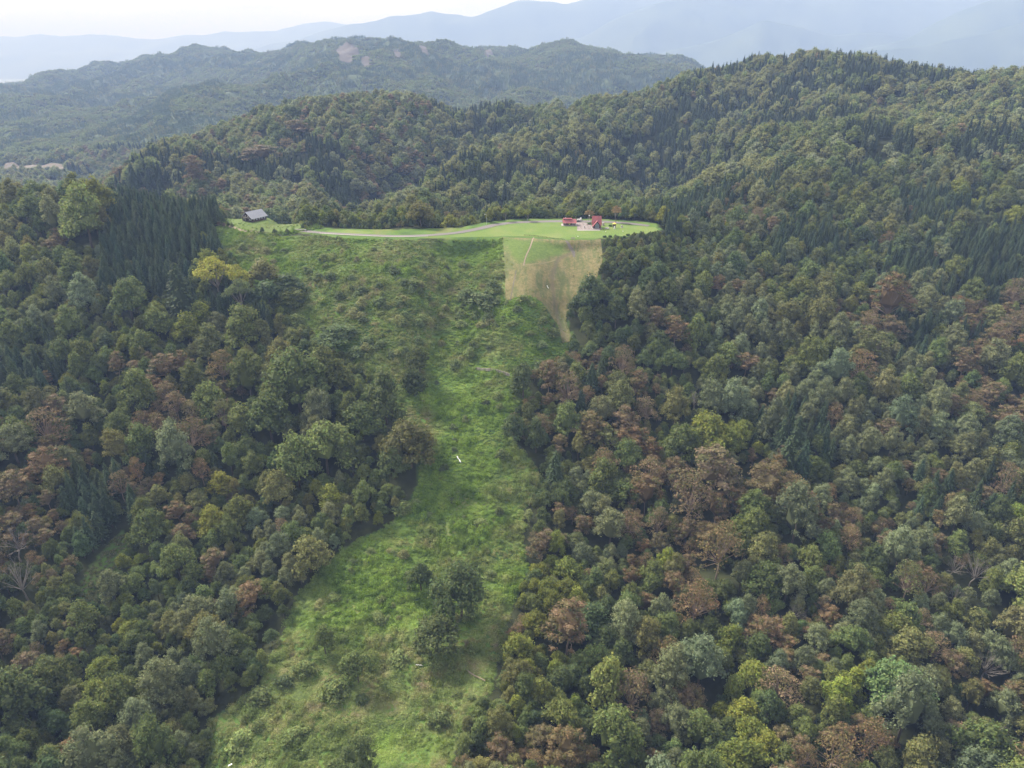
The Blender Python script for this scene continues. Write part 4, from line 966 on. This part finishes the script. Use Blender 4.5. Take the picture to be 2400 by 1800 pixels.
# ragged edge: short tufts straying onto the mown slope and the lawn
weeds_in('edge_tufts', MOWN, 1.0, 0.18, 0.5, lambda X, Y: (polydist(MOWN, X, Y) < 6.0*rng.random(len(X))**2+4.0*np.clip(fbm(X/5, Y/5, 8)+0.2, 0, 1)) & (sdist(FLAT, X, Y) > 1.5))
KN2 = [(k[0]*1.0, k[1]) for k in spoly([(470,500),(500,505),(600,510),(640,505),(700,495),(660,475),(620,455),(560,438),(480,440),(465,470)])]
weeds_in('knoll_grass', KNOLL, 1.5, 0.35, 0.7, lambda X, Y: (np.hypot(X-_cx, Y-_cy) > 9.0) & (fbm(X/8, Y/8, 5) > -0.12) & (sdist(FLAT, X, Y) > 1.0))
weeds_in('knoll_scrub', KN2, 1.9, 0.8, 1.5, lambda X, Y: (sdist(FLAT, X, Y) > 1.0) & (sdist(KNOLL, X, Y) > 0.5))

def zp(zx, zy): return flat_at((1280+zx/11.06)*0.92167, (480+zy/11.06)*0.92167)
def at_z(zx, zy):
    x, y = zp(zx, zy); return x, y, float(H(x, y))+0.06
# plaza of paving slabs between the two red roofed buildings
PZ = [zp(*p) for p in [(800,655),(1100,662),(1405,662),(1420,600),(1190,540),(1150,500),(1060,470),(960,455),(900,430),(800,420),(760,470),(800,545)]]
plaza = sheet('paved_plaza', PZ, plain_mat('pinkish_paving', (0.18, 0.15, 0.14), 0.85, 0.15, 0.6), 0.10, 0.8); tag(plaza, kind='structure')
k_ = 0                                                # slabs laid on the plaza, those past the counted ones stay texture
slabm = plain_mat('paving_slab', (0.205, 0.17, 0.16), 0.85, 0.3, 0.9); sm_ = MB().box(-1.2, -1.9, 0, 1.2, 1.9, 0.03)
sme = mesh('paving_slab', sm_.v, sm_.f, [slabm]); pb = np.array(PZ)
for gx in np.arange(pb[:, 0].min(), pb[:, 0].max(), 2.5):
    for gy in np.arange(pb[:, 1].min(), pb[:, 1].max(), 4.0):
        if all(bool(inside(PZ, gx+a_, gy+b_)) for a_ in (-1.2, 1.2) for b_ in (-1.9, 1.9)) and k_ < 120:
            o = link(bpy.data.objects.new('paving_slab', sme), plaza); o.location = (gx, gy, 0.105+0.01*prnd.random()); k_ += 1
tag(sheet('kerb_of_plaza', [zp(800,655),(zp(1405,662)[0], zp(800,655)[1]-0.2),(zp(1405,668)[0], zp(800,668)[1]-0.4),zp(800,672)], M['concrete'], 0.16, 0.5), kind='structure')

def part(b, name, mat, parent, label=None, sm=False):
    o = b.build(name, mat, parent, sm)
    if label: o['label'] = label
    return o
def gable_roof(b, x0, x1, y0, y1, ze, zr, ov=0.5, th=0.14, axis='x', end=0.5):
    if axis == 'x':
        ym = (y0+y1)/2; s_ = (zr-ze)/((y1-y0)/2); lo = ze-s_*ov
        b.slab([(x0-end, y0-ov, lo), (x1+end, y0-ov, lo), (x1+end, ym, zr), (x0-end, ym, zr)], th)
        b.slab([(x1+end, y1+ov, lo), (x0-end, y1+ov, lo), (x0-end, ym, zr+0.003), (x1+end, ym, zr+0.003)], th)
    else:
        xm = (x0+x1)/2; s_ = (zr-ze)/((x1-x0)/2); lo = ze-s_*ov
        b.slab([(x0-ov, y1+end, lo), (x0-ov, y0-end, lo), (xm, y0-end, zr), (xm, y1+end, zr)], th)
        b.slab([(x1+ov, y0-end, lo), (x1+ov, y1+end, lo), (xm, y1+end, zr+0.003), (xm, y0-end, zr+0.003)], th)
    return b
def seams(parent, quad, n, mat, name='roof_seam'):
    q = [np.array(p, float) for p in quad]
    for i in range(n+1):
        t_ = i/n; a = q[0]+(q[1]-q[0])*t_; c = q[3]+(q[2]-q[3])*t_; b = MB(); b.tube(a+[0, 0, 0.03], c+[0, 0, 0.03], 0.05, 0.05, 4); part(b, name, mat, parent)

# low washroom block with a raised ridge vent
bx, by_, bz = at_z(605, 548)
w = empty('washroom_building', (bx, by_+2.6, 0.06)); tag(w, 'low dark timber washroom block under a red roof on the lawn', 'building')
part(MB().box(-5.6, -3.3, 0, 5.2, 3.0, 0.25), 'base', M['concrete'], w)
part(MB().box(-4.2, -2.4, 0.25, 4.2, 2.4, 2.5), 'wall', M['dark_timber'], w)
rf = part(gable_roof(MB(), -4.3, 4.3, -2.5, 2.5, 2.5, 4.3, 0.7, 0.14, 'x', 0.5), 'roof', M['red_roof'], w)
part(gable_roof(MB(), -4.2, 1.6, -0.9, 0.9, 4.55, 5.0, 0.25, 0.12, 'x', 0.2), 'vent_roof', M['red_roof'], rf)
part(MB().box(-4.1, -0.8, 3.6, 1.5, 0.8, 4.7), 'vent_wall', M['dark_timber'], rf)
seams(rf, [(-4.8, -3.2, 2.05), (4.8, -3.2, 2.05), (4.8, -0.95, 3.65), (-4.8, -0.95, 3.65)], 10, M['red_roof'])
part(MB().lathe([(0.0, 4.9), (0.12, 4.9), (0.12, 5.5), (0.0, 5.52)], 10, -2.6, 0.2), 'vent_pipe', M['white'], rf)
em = MB(); em.v = [(0.75*math.cos(a*math.pi/8), -2.46, 1.55+0.75*math.sin(a*math.pi/8)) for a in range(16)]+[(0.75*math.cos(a*math.pi/8), -2.40, 1.55+0.75*math.sin(a*math.pi/8)) for a in range(16)]
em.f = [tuple(range(16)), tuple(range(31, 15, -1))]+[(i, i+16, (i+1) % 16+16, (i+1) % 16) for i in range(16)]
part(em, 'round_emblem', plain_mat('moss_yellow_paint', (0.42, 0.40, 0.12), 0.7, 0.45, 2.5), w)
for x0 in (-3.6, 1.8, 2.9):
    wf = part(MB().box(x0, -2.47, 1.1, x0+0.8, -2.39, 1.9), 'window', M['white_frame'], w); part(MB().box(x0+0.08, -2.49, 1.18, x0+0.72, -2.46, 1.82), 'pane', M['window'], wf)
dr = part(MB().box(-2.3, -2.46, 0.25, -1.3, -2.39, 2.2), 'door', M['brown_timber'], w); part(MB().box(-1.5, -2.52, 1.1, -1.42, -2.46, 1.2), 'handle', M['steel'], dr)
for x0 in (-4.0, 4.0): part(MB().box(x0-0.09, -3.0, 0.25, x0+0.09, -2.82, 2.15), 'post', M['brown_timber'], w)
b = empty('bench', (bx-2.8, by_-0.9, 0.06)); tag(b, 'pale bench in front of the washroom block wall', 'bench')
part(MB().box(-0.9, -0.2, 0.70, 0.9, 0.2, 0.76), 'seat', M['grey_timber'], b)
for x0 in (-0.7, 0.7): part(MB().box(x0-0.06, -0.18, 0.19, x0+0.06, 0.18, 0.70), 'leg', M['grey_timber'], b)

# tall red roofed rest house with a glazed cross gable
hx, hy, hz_ = at_z(1318, 632)
h_ = empty('rest_house', (hx, hy+3.4, 0.06)); tag(h_, 'tall red roofed timber house with glazed front gable beside the plaza', 'house')
part(MB().box(-3.3, -3.3, 0, 3.3, 3.3, 0.3), 'base', M['concrete'], h_)
part(MB().box(-2.8, -1.5, 0.3, 2.8, 3.0, 3.0), 'wall', M['dark_timber'], h_)
g1 = MB(); g1.add([(-2.8,-1.5,3.0),(-2.8,3.0,3.0),(-2.8,0.75,8.0),(-2.7,-1.5,3.0),(-2.7,3.0,3.0),(-2.7,0.75,8.0)], [(0,2,1),(3,4,5),(0,3,5,2),(2,5,4,1),(1,4,3,0)])
g1.add([(2.7,-1.5,3.0),(2.7,3.0,3.0),(2.7,0.75,8.0),(2.8,-1.5,3.0),(2.8,3.0,3.0),(2.8,0.75,8.0)], [(0,2,1),(3,4,5),(0,3,5,2),(2,5,4,1),(1,4,3,0)]); part(g1, 'gable_wall', M['dark_timber'], h_)
rf = part(gable_roof(MB(), -2.85, 2.85, -1.5, 3.0, 3.0, 8.2, 0.35, 0.16, 'x', 0.45), 'roof', M['red_roof'], h_)
seams(rf, [(-3.2, -1.85, 2.3), (3.2, -1.85, 2.3), (3.2, 0.7, 8.15), (-3.2, 0.7, 8.15)], 8, M['red_roof'])
part(gable_roof(MB(), -2.6, 2.6, -2.9, 0.0, 2.4, 5.6, 0.55, 0.15, 'y', 0.5), 'porch_roof', M['red_roof'], rf)
pw = MB(); pw.add([(-2.4,-2.6,0.3),(2.4,-2.6,0.3),(2.4,-2.6,2.45),(0,-2.6,5.2),(-2.4,-2.6,2.45),(-2.4,-1.5,0.3),(2.4,-1.5,0.3),(2.4,-1.5,2.45),(0,-1.5,5.2),(-2.4,-1.5,2.45)], [(0,1,2,3,4),(9,8,7,6,5),(0,5,6,1),(1,6,7,2),(2,7,8,3),(3,8,9,4),(4,9,5,0)])
part(pw, 'porch_wall', M['brown_timber'], h_)
gw = MB(); gw.add([(-1.35,-2.66,0.5),(1.35,-2.66,0.5),(1.35,-2.66,2.9),(0,-2.66,4.3),(-1.35,-2.66,2.9),(-1.35,-2.61,0.5),(1.35,-2.61,0.5),(1.35,-2.61,2.9),(0,-2.61,4.3),(-1.35,-2.61,2.9)], [(0,1,2,3,4),(9,8,7,6,5),(0,5,6,1),(1,6,7,2),(2,7,8,3),(3,8,9,4),(4,9,5,0)])
gl = part(gw, 'gable_window', M['window'], h_)
for a_, c_ in (((-1.35,-2.7,0.5),(-1.35,-2.7,2.9)),((1.35,-2.7,0.5),(1.35,-2.7,2.9)),((-0.45,-2.7,0.5),(-0.45,-2.7,3.8)),((0.45,-2.7,0.5),(0.45,-2.7,3.8)),((-1.35,-2.7,1.6),(1.35,-2.7,1.6)),((-1.35,-2.7,2.8),(1.35,-2.7,2.8)),((-1.35,-2.7,2.9),(0,-2.7,4.3)),((1.35,-2.7,2.9),(0,-2.7,4.3))):
    part(MB().tube(a_, c_, 0.06, 0.06, 4), 'glazing_bar', M['dark_timber'], gl)
part(MB().lathe([(0.28, -0.0), (0.28, 0.06)], 12), 'round_vent', M['black'], h_).location = (0, -2.70, 4.55)
part(MB().box(-1.1, -4.2, 0, 1.1, -2.7, 0.25), 'step', M['concrete'], h_)
for x0 in (-2.3, 2.3): part(MB().box(x0-0.09, -3.4, 0.0, x0+0.09, -3.2, 2.1), 'post', M['brown_timber'], h_)

# small white pickup
tx, ty = zp(860, 408)
tr = empty('pickup_truck', (tx, ty, 0.11)); tag(tr, 'small white pickup truck parked on the road between the red roofs', 'truck')
part(MB().box(-1.65, -0.7, 0.38, 0.55, 0.7, 0.62), 'cargo_bed', M['white'], tr)
for nm, bx_ in (('side_gate', (-1.65,-0.72,0.62,0.5,-0.66,0.95)), ('side_gate', (-1.65,0.66,0.62,0.5,0.72,0.95)), ('tailgate', (-1.70,-0.72,0.60,-1.64,0.72,0.95))): part(MB().box(*bx_), nm, M['white'], tr)
cb = MB(); pr = [(0.52,0.35),(1.70,0.35),(1.72,0.95),(1.45,1.72),(0.62,1.78),(0.52,1.70)]
cb.v = [(x_, -0.7, z_) for x_, z_ in pr]+[(x_, 0.7, z_) for x_, z_ in pr]; cb.f = [tuple(range(6)), tuple(range(11, 5, -1))]+[(i, (i+1) % 6+0, (i+1) % 6+6, i+6)[::-1] for i in range(6)]
c0 = part(cb, 'cab', M['white'], tr)
part(MB().slab([(1.735,-0.6,1.02),(1.735,0.6,1.02),(1.50,0.56,1.64),(1.50,-0.56,1.64)], 0.03), 'windscreen', M['window'], c0)
for y0 in (-0.72, 0.70): part(MB().box(0.75, y0, 1.0, 1.42, y0+0.02, 1.55), 'side_window', M['window'], c0)
for y0 in (-0.5, 0.5): part(MB().lathe([(0.0,0.0),(0.11,0.0),(0.11,0.05),(0,0.05)], 10), 'headlight', M['sheet'], tr).matrix_local = __import__('mathutils').Matrix.Translation((1.71, y0, 0.68)) @ __import__('mathutils').Matrix.Rotation(math.pi/2, 4, 'Y')
for y0 in (-0.5, 0.5): part(MB().box(-1.73, y0-0.1, 0.55, -1.70, y0+0.1, 0.65), 'tail_light', M['red_light'], tr)
for x0 in (-1.0, 1.1):
    for y0 in (-0.72, 0.58):
        wh_ = part(MB().tube((x0, y0, 0.27), (x0, y0+0.14, 0.27), 0.27, 0.27, 14), 'wheel', M['black'], tr); part(MB().tube((x0, y0-0.01, 0.27), (x0, y0+0.15, 0.27), 0.14, 0.14, 10), 'rim', M['steel'], wh_)

def simple(name, label, cat, zx, zy, parts, group=None, rz=0):
    x, y, z = at_z(zx, zy); e = empty(name, (x, y, z), rz); tag(e, label, cat, group)
    for nm, b, m in parts: part(b, nm, m, e)
    return e
simple('stone_pillar', 'short pale stone pillar in the middle of the paved plaza', 'pillar', 988, 600, [('plinth', MB().box(-0.7, -0.6, 0, 0.7, 0.6, 0.35), M['stone']), ('shaft', MB().box(-0.35, -0.3, 0.35, 0.35, 0.3, 1.7), M['stone'])])
simple('water_tank', 'round pale water tank behind the tall red roofed house', 'tank', 1480, 540, [('tank_body', MB().lathe([(0.78, 0.3), (0.8, 0.5), (0.8, 1.9), (0.6, 2.15), (0.15, 2.3)], 18), M['concrete']), ('stand', MB().box(-0.7, -0.7, 0, 0.7, 0.7, 0.3), M['stone'])])
sign_parts = [('roof', MB().lathe([(1.25, 2.9), (1.3, 3.0), (0.7, 3.35), (0.12, 3.55)], 14), M['yellow']), ('finial', MB().lathe([(0.1, 3.5), (0.14, 3.7), (0.0, 3.85)], 8), M['yellow'])]
for x0, y0 in ((-0.85, -0.6), (0.85, -0.6), (-0.85, 0.6), (0.85, 0.6)): sign_parts.append(('post', MB().box(x0-0.08, y0-0.08, 0, x0+0.08, y0+0.08, 2.92), M['brown_timber']))
sign_parts.append(('notice_board', MB().box(-0.8, 0.1, 0.9, 0.8, 0.2, 2.4), M['dark_timber']))
simple('notice_shelter', 'little shelter with yellow roof on four posts on the lawn', 'shelter', 1765, 600, sign_parts)
simple('white_board', 'upright white board standing before the yellow roofed shelter', 'board', 1768, 632, [('panel', MB().box(-0.42, -0.05, 0.15, 0.42, 0.05, 2.1), M['white']), ('foot', MB().box(-0.5, -0.25, 0, 0.5, 0.25, 0.15), M['stone'])])
simple('round_stone', 'upright round pale stone near the east end of the lawn', 'monument', 1962, 598, [('disc', MB().tube((0, -0.18, 1.15), (0, 0.18, 1.15), 0.78, 0.78, 20), M['stone']), ('plinth', MB().box(-0.6, -0.4, 0, 0.6, 0.4, 0.42), M['stone'])])
simple('stone_ring', 'low ring of stones on the lawn beside the tall house', 'fire pit', 1578, 612, [('stone', MB().box(1.25*math.cos(a*0.524)-0.28, 1.6*math.sin(a*0.524)-0.3, 0, 1.25*math.cos(a*0.524)+0.28, 1.6*math.sin(a*0.524)+0.3, 0.3+0.08*(a % 3)), M['stone']) for a in range(12)]+[('gravel_bed', MB().lathe([(1.2, 0.0), (1.2, 0.1)], 16), plaza.data.materials[0])])
for zx, zy, lb in ((1540, 730, 'small white marker on the lawn in front of the stone ring'), (1990, 715, 'small white marker at the east side of the lawn above clipped shrubs'), (822, 850, 'small white marker at the lawn edge below the plaza')):
    simple('lawn_marker', lb, 'marker', zx, zy, [('post', MB().box(-0.06, -0.06, 0, 0.06, 0.06, 0.5), M['grey_timber']), ('cap', MB().lathe([(0.05, 0.45), (0.26, 0.55), (0.26, 0.85), (0.05, 1.0)], 10), M['white'])], 'white markers on the lawn')
b = simple('slope_bench', 'grey bench at the lawn edge above the ditch path', 'bench', 695, 890, [('seat', MB().box(-1.3, -0.25, 0.42, 1.3, 0.25, 0.5), M['grey_timber']), ('backrest', MB().box(-1.3, 0.2, 0.5, 1.3, 0.27, 0.9), M['grey_timber'])]+[('leg', MB().box(x0-0.08, -0.2, 0, x0+0.08, 0.2, 0.42), M['grey_timber']) for x0 in (-1.0, 1.0)])
def clipped(x, y, R, wdt, hgt, label):
    C_ = Cards(); d = sph(260); d[:, 2] = np.abs(d[:, 2]); q_ = np.sign(d)*np.abs(d)**0.6; P_ = q_*[wdt, R, hgt]; C_.add(P_, d+sph(260)*0.45+[0, 0, 0.2], 0.16)
    v_ = np.sign(ICOV)*np.abs(ICOV)**0.6*[wdt*0.93, R*0.93, hgt*0.93]; v_[:, 2] = np.maximum(v_[:, 2], 0); C_.core(v_, ICOF, 0, 0.3)
    e = empty('clipped_bush', (x, y, float(H(x, y))+0.05)); tag(e, label, 'bush', 'clipped bushes along the lawn edge')
    o = link(bpy.data.objects.new('foliage', C_.build('foliage', M['leaf'])), e); o['tint'] = (0.07, 0.115, 0.035)
    part(MB().tube((0, 0, -0.1), (0, 0, hgt*0.6), 0.06, 0.05, 6), 'stem', M['bark'], e)
for zx, zy, wd, lb in ((1515, 845, 1.3, 'boxy clipped bush, first of the row below the stone ring'), (1658, 840, 1.2, 'low clipped bush between boxy bush and long hedge on the lawn edge'), (1825, 850, 1.3, 'wide clipped bush below the yellow roofed shelter'), (1925, 862, 1.4, 'clipped bush joined to its wide neighbour below the white board'), (2025, 845, 1.0, 'small clipped bush between the long hedge and the last bush'), (2120, 800, 1.4, 'clipped bush at the east end of the row on the lawn edge')):
    x, y = zp(zx, zy); clipped(x, y, 0.9, wd, 1.3, lb)
for zx, zy, lb in ((1120, 512, 'dark clipped bush against the west wall of the tall house'), (1668, 560, 'dark clipped bush beside the yellow roofed shelter')):
    x, y = zp(zx, zy); clipped(x, y, 1.0, 1.4, 1.3, lb)

# fence of low rails along the lip of the lawn, above the mown slope
LIP = [zp(*p) for p in ((-560, 800), (-300, 818), (0, 858), (200, 885), (420, 905), (470, 912))]
fe = empty('rail_fence', (LIP[0][0], LIP[0][1], float(H(*LIP[0])))); tag(fe, 'low dark rail fence along the lawn edge above the mown slope', 'fence')
ox, oy, oz = fe.location
pm_ = MB().box(-0.07, -0.07, -0.1, 0.07, 0.07, 0.75); pme = mesh('post', pm_.v, pm_.f, [M['dark_timber']])
prev = None
for i in range(len(LIP)-1):
    n_ = max(1, int(math.hypot(LIP[i+1][0]-LIP[i][0], LIP[i+1][1]-LIP[i][1])/2.4))
    for k in range(n_+(i == len(LIP)-2)):
        x = LIP[i][0]+(LIP[i+1][0]-LIP[i][0])*k/n_; y = LIP[i][1]+(LIP[i+1][1]-LIP[i][1])*k/n_; z = float(H(x, y))+0.06
        o = link(bpy.data.objects.new('post', pme), fe); o.location = (x-ox, y-oy, z-oz)
        if prev:
            for hh in (0.35, 0.68): part(MB().tube((prev[0]-ox, prev[1]-oy, prev[2]-oz+hh), (x-ox, y-oy, z-oz+hh), 0.055, 0.055, 5), 'rail', M['dark_timber'], fe)
        prev = (x, y, z)

# street lamp and poles
def pole(name, label, cat, x, y, h, r, mat, extra=()):
    z = float(H(x, y)); e = empty(name, (x, y, z)); tag(e, label, cat); part(MB().tube((0, 0, -0.3), (0, 0, h), r, r*0.7, 8), 'pole', mat, e)
    for nm, b_, m_ in extra: part(b_, nm, m_, e)
    return e
lx, ly = zp(1090, 425); pole('street_lamp', 'thin street lamp by the road between truck and tall house', 'lamp', lx, 509, 5.2, 0.07, M['steel'], [('lamp_head', MB().lathe([(0.1, 5.1), (0.36, 5.3), (0.36, 5.6), (0.05, 5.8)], 10), M['white'])])
lx, ly = flat_at(1051, 487); pole('street_lamp', 'thin street lamp on the road bend before the tree belt', 'lamp', lx, ly+3, 7.0, 0.09, M['steel'], [('arm', MB().tube((0, 0, 6.9), (-0.9, -0.2, 7.1), 0.05, 0.05, 6), M['steel']), ('lamp_head', MB().box(-1.5, -0.35, 7.05, -0.8, -0.05, 7.2), M['white'])])
def hz2(zx, zy): return ((500+zx/9.217)*0.92167, (450+zy/9.217)*0.92167)
x, y, z = survey(*hz2(1585, 640)); y += 10
ins = []
for zz_ in (8.6, 7.7):
    ins.append(('crossarm', MB().box(-1.1, -0.06, zz_, 1.1, 0.06, zz_+0.12), M['steel']))
    for x0 in (-1.0, -0.4, 0.4, 1.0): ins.append(('insulator', MB().lathe([(0.08, zz_+0.12), (0.11, zz_+0.2), (0.06, zz_+0.36)], 8, x0, 0), M['white']))
ins.append(('transformer', MB().lathe([(0.3, 6.2), (0.32, 6.3), (0.32, 7.1), (0.1, 7.2)], 12, 0.5, 0), M['steel']))
pole('utility_pole', 'grey utility pole with crossarms in the bushes east of the dark cabin', 'utility pole', x, y, 9.2, 0.16, M['concrete'], ins)
x, y, z = survey(*hz2(1690, 700)); pole('guide_post', 'thin pale post in the scrub beside the grassy knoll', 'post', x, y, 5.0, 0.09, M['concrete'], [('cap', MB().lathe([(0.12, 4.95), (0.12, 5.1)], 8), M['white'])])

# the dark cabin with grey roof
x, y, z = CABX, CABY, CABZ; rz = math.radians(56)
L_, W_ = 12.0, 10.6
cz = float(max(H(x, y), H(x+4, y+6)))
cbn = empty('timber_cabin', (x, y, CABZ+0.1), rz); tag(cbn, 'dark timber cabin with grey metal roof on the grassy knoll', 'cabin')
# local x runs along the ridge (away to the right), local y to the left; the corner towards the camera is the origin
part(MB().box(-0.15, -0.15, -1.9, L_+0.15, W_+0.15, 0.25), 'foundation', M['concrete'], cbn)
part(MB().box(0, 0, 0.25, L_, W_, 3.1), 'wall', M['dark_timber'], cbn)
g = MB()
for x0 in (0.0, L_-0.12): g.add([(x0,0,3.1),(x0,W_,3.1),(x0,W_*0.5,6.7),(x0+0.12,0,3.1),(x0+0.12,W_,3.1),(x0+0.12,W_*0.5,6.7)], [(0,2,1),(3,4,5),(0,3,5,2),(2,5,4,1),(1,4,3,0)])
part(g, 'gable_wall', M['dark_timber'], cbn)
rf = part(gable_roof(MB(), 0, L_, 0, W_, 3.1, 6.85, 0.7, 0.16, 'x', 0.9), 'roof', M['metal_roof'], cbn)
seams(rf, [(-0.9, -0.7, 2.62), (L_+0.9, -0.7, 2.62), (L_+0.9, W_/2, 6.87), (-0.9, W_/2, 6.87)], 16, M['metal_roof'])
bal = part(MB().box(-1.5, 2.0, 3.0, -0.01, W_-1.6, 3.15), 'balcony', M['grey_timber'], cbn)
for k in range(12): yk = 2.05+k*(W_-3.7)/11; part(MB().box(-1.48, yk-0.04, 3.15, -1.4, yk+0.04, 4.0), 'baluster', M['grey_timber'], bal)
part(MB().box(-1.5, 2.0, 4.0, -1.38, W_-1.6, 4.1), 'handrail', M['grey_timber'], bal)
for yk in (2.1, W_/2, W_-1.7): part(MB().box(-1.45, yk-0.08, 0.2, -1.3, yk+0.08, 3.0), 'post', M['brown_timber'], cbn)
for k in range(5):
    x0 = 1.2+k*2.2; wf = part(MB().box(x0, -0.06, 1.5, x0+0.9, 0.0, 2.4), 'window', M['white_frame'], cbn); part(MB().box(x0+0.1, -0.08, 1.6, x0+0.8, -0.055, 2.3), 'pane', M['window'], wf)
for yk in (1.6, 3.9, 6.4):
    wf = part(MB().box(-0.06, yk, 3.5, 0.0, yk+0.9, 4.4), 'window', M['white_frame'], cbn); part(MB().box(-0.08, yk+0.1, 3.6, -0.055, yk+0.8, 4.3), 'pane', M['window'], wf)
for yk, hh in ((1.2, 0.9), (2.6, 0.9), (8.7, 0.9)):
    wf = part(MB().box(-0.06, yk, 1.3, 0.0, yk+0.8, 1.3+hh), 'window', M['white_frame'], cbn); part(MB().box(-0.08, yk+0.1, 1.4, -0.055, yk+0.7, 1.2+hh), 'pane', M['window'], wf)
dr = part(MB().box(-0.07, 7.0, 0.6, 0.0, 8.0, 2.6), 'door', M['concrete'], cbn, 'pale door under the balcony'); part(MB().box(-0.12, 7.1, 1.5, -0.07, 7.2, 1.6), 'handle', M['steel'], dr)
# small white roofed shed behind
x, y, z = survey(*hz2(380, 320)); sh_ = empty('garden_shed', (x, y+3, float(H(x, y+3))), 0.25); tag(sh_, 'small shed with white roof among bushes behind the dark cabin', 'shed')
part(MB().box(-2.4, -1.6, -0.5, 2.4, 1.6, 2.2), 'wall', M['grey_timber'], sh_); part(MB().slab([(-3.1, -2.2, 2.2), (3.1, -2.2, 2.2), (3.1, 2.2, 2.9), (-3.1, 2.2, 2.9)], 0.12), 'roof', M['white'], sh_)
part(MB().box(-0.5, -1.66, -0.2, 0.5, -1.6, 1.8), 'door', M['brown_timber'], sh_)
# stone wall at the road end
x, y, z = survey(*hz2(1860, 840)); sw = empty('stone_wall', (x, y, float(H(x, y))), -0.05); tag(sw, 'low grey stone wall where the ridge road ends by the knoll', 'wall')
for r in range(3):
    for k in range(9):
        x0 = -4.5+k*1.0+(r % 2)*0.4; part(MB().box(x0, -0.35+0.05*prnd.random(), r*0.42, x0+0.94, 0.35, r*0.42+0.4), 'stone', M['stone'], sw)

# retaining timbers and small finds in the clearing
p0 = survey(1020, 797, 0.8); p1 = survey(1102, 812, 0.8); tw = empty('timber_edging', (p0[0], p0[1], p0[2])); tag(tw, 'weathered grey timber edging across the weeds of the clearing', 'edging')
n_ = 8
for k in range(n_):
    a0 = k/n_; a1 = (k+1)/n_-0.012
    q0 = [p0[j]+(p1[j]-p0[j])*a0 for j in (0, 1)]; q1 = [p0[j]+(p1[j]-p0[j])*a1 for j in (0, 1)]
    for r in range(3): part(MB().tube((q0[0]-p0[0], q0[1]-p0[1]+0.25*r, float(H(*q0))-p0[2]+0.5+0.5*r), (q1[0]-p0[0], q1[1]-p0[1]+0.25*r, float(H(*q1))-p0[2]+0.5+0.5*r), 0.24, 0.24, 6), 'log', M['grey_timber'], tw)
def cloth_strip(label, sx, sy, length, width, ang, cat='cloth'):
    x, y, z = survey(sx, sy, 1.0); V_ = []; F_ = []; n2_ = 10
    for k in range(n2_+1):
        t_ = k/n2_-0.5; cx_ = math.cos(ang)*t_*length+0.15*math.sin(k*1.3); cy2 = math.sin(ang)*t_*length; ww = width*(0.5+0.15*math.sin(k))*(1-0.6*abs(t_)); zz2 = 1.15+0.12*math.sin(k*1.7)+float(H(x+cx_, y+cy2))-z
        for s2, dz_ in ((-1, 0.0), (1, 0.0)): V_.append((cx_-math.sin(ang)*ww*s2, cy2+math.cos(ang)*ww*s2, zz2))
        if k: b_ = (k-1)*2; F_.append((b_, b_+2, b_+3, b_+1))
    nV = len(V_); V_ += [(a_, b_, c_-0.05) for a_, b_, c_ in V_]; F_ += [tuple(i+nV for i in f)[::-1] for f in F_]
    F_ += [(2*k, 2*k+2, 2*k+2+nV, 2*k+nV) for k in range(n2_)]+[(2*k+1+nV, 2*k+3+nV, 2*k+3, 2*k+1) for k in range(n2_)]
    o = link(bpy.data.objects.new('white_cloth', mesh('white_cloth', V_, F_, [M['sheet']]))); o.location = (x, y, z); tag(o, label, cat)
cloth_strip('narrow strip of white cloth lying on the weeds of the clearing', 991, 992, 3.6, 0.5, math.radians(-55))
cloth_strip('small white scrap on the dry grass of the mown slope', 1183, 620, 1.7, 0.35, math.radians(-60))
cloth_strip('pale pole lying in the weeds below the lone dark trees', 905, 1437, 2.2, 0.18, math.radians(5), 'pole')
cloth_strip('white scrap at the foot of the clearing by the frame edge', 497, 1653, 1.2, 0.5, 0.3)
x, y, z = survey(1239, 600); pole('slope_marker', 'short dark stake standing on the mown slope', 'stake', x, y, 1.6, 0.12, M['dark_timber'], [('crosspiece', MB().box(-0.6, -0.05, 1.25, 0.6, 0.05, 1.38), M['dark_timber'])])

# ------------------------------------------------------------------ haze
hb = MB(); hb.box(-50000, -400, -476, 50000, 46000, 960)
hz = NT('haze'); pv = hz.n('ShaderNodeVolumePrincipled'); pv.inputs['Density'].default_value = HAZE_DENSITY; pv.inputs['Color'].default_value = (*HAZE_COLOR, 1); pv.inputs['Absorption Color'].default_value = (0.55, 0.45, 0.22, 1); pv.inputs['Anisotropy'].default_value = HAZE_ANISO
ho = hz.n('ShaderNodeOutputMaterial'); hz.l(pv.outputs[0], ho.inputs['Volume'])
tag(hb.build('haze', hz.m), kind='stuff')
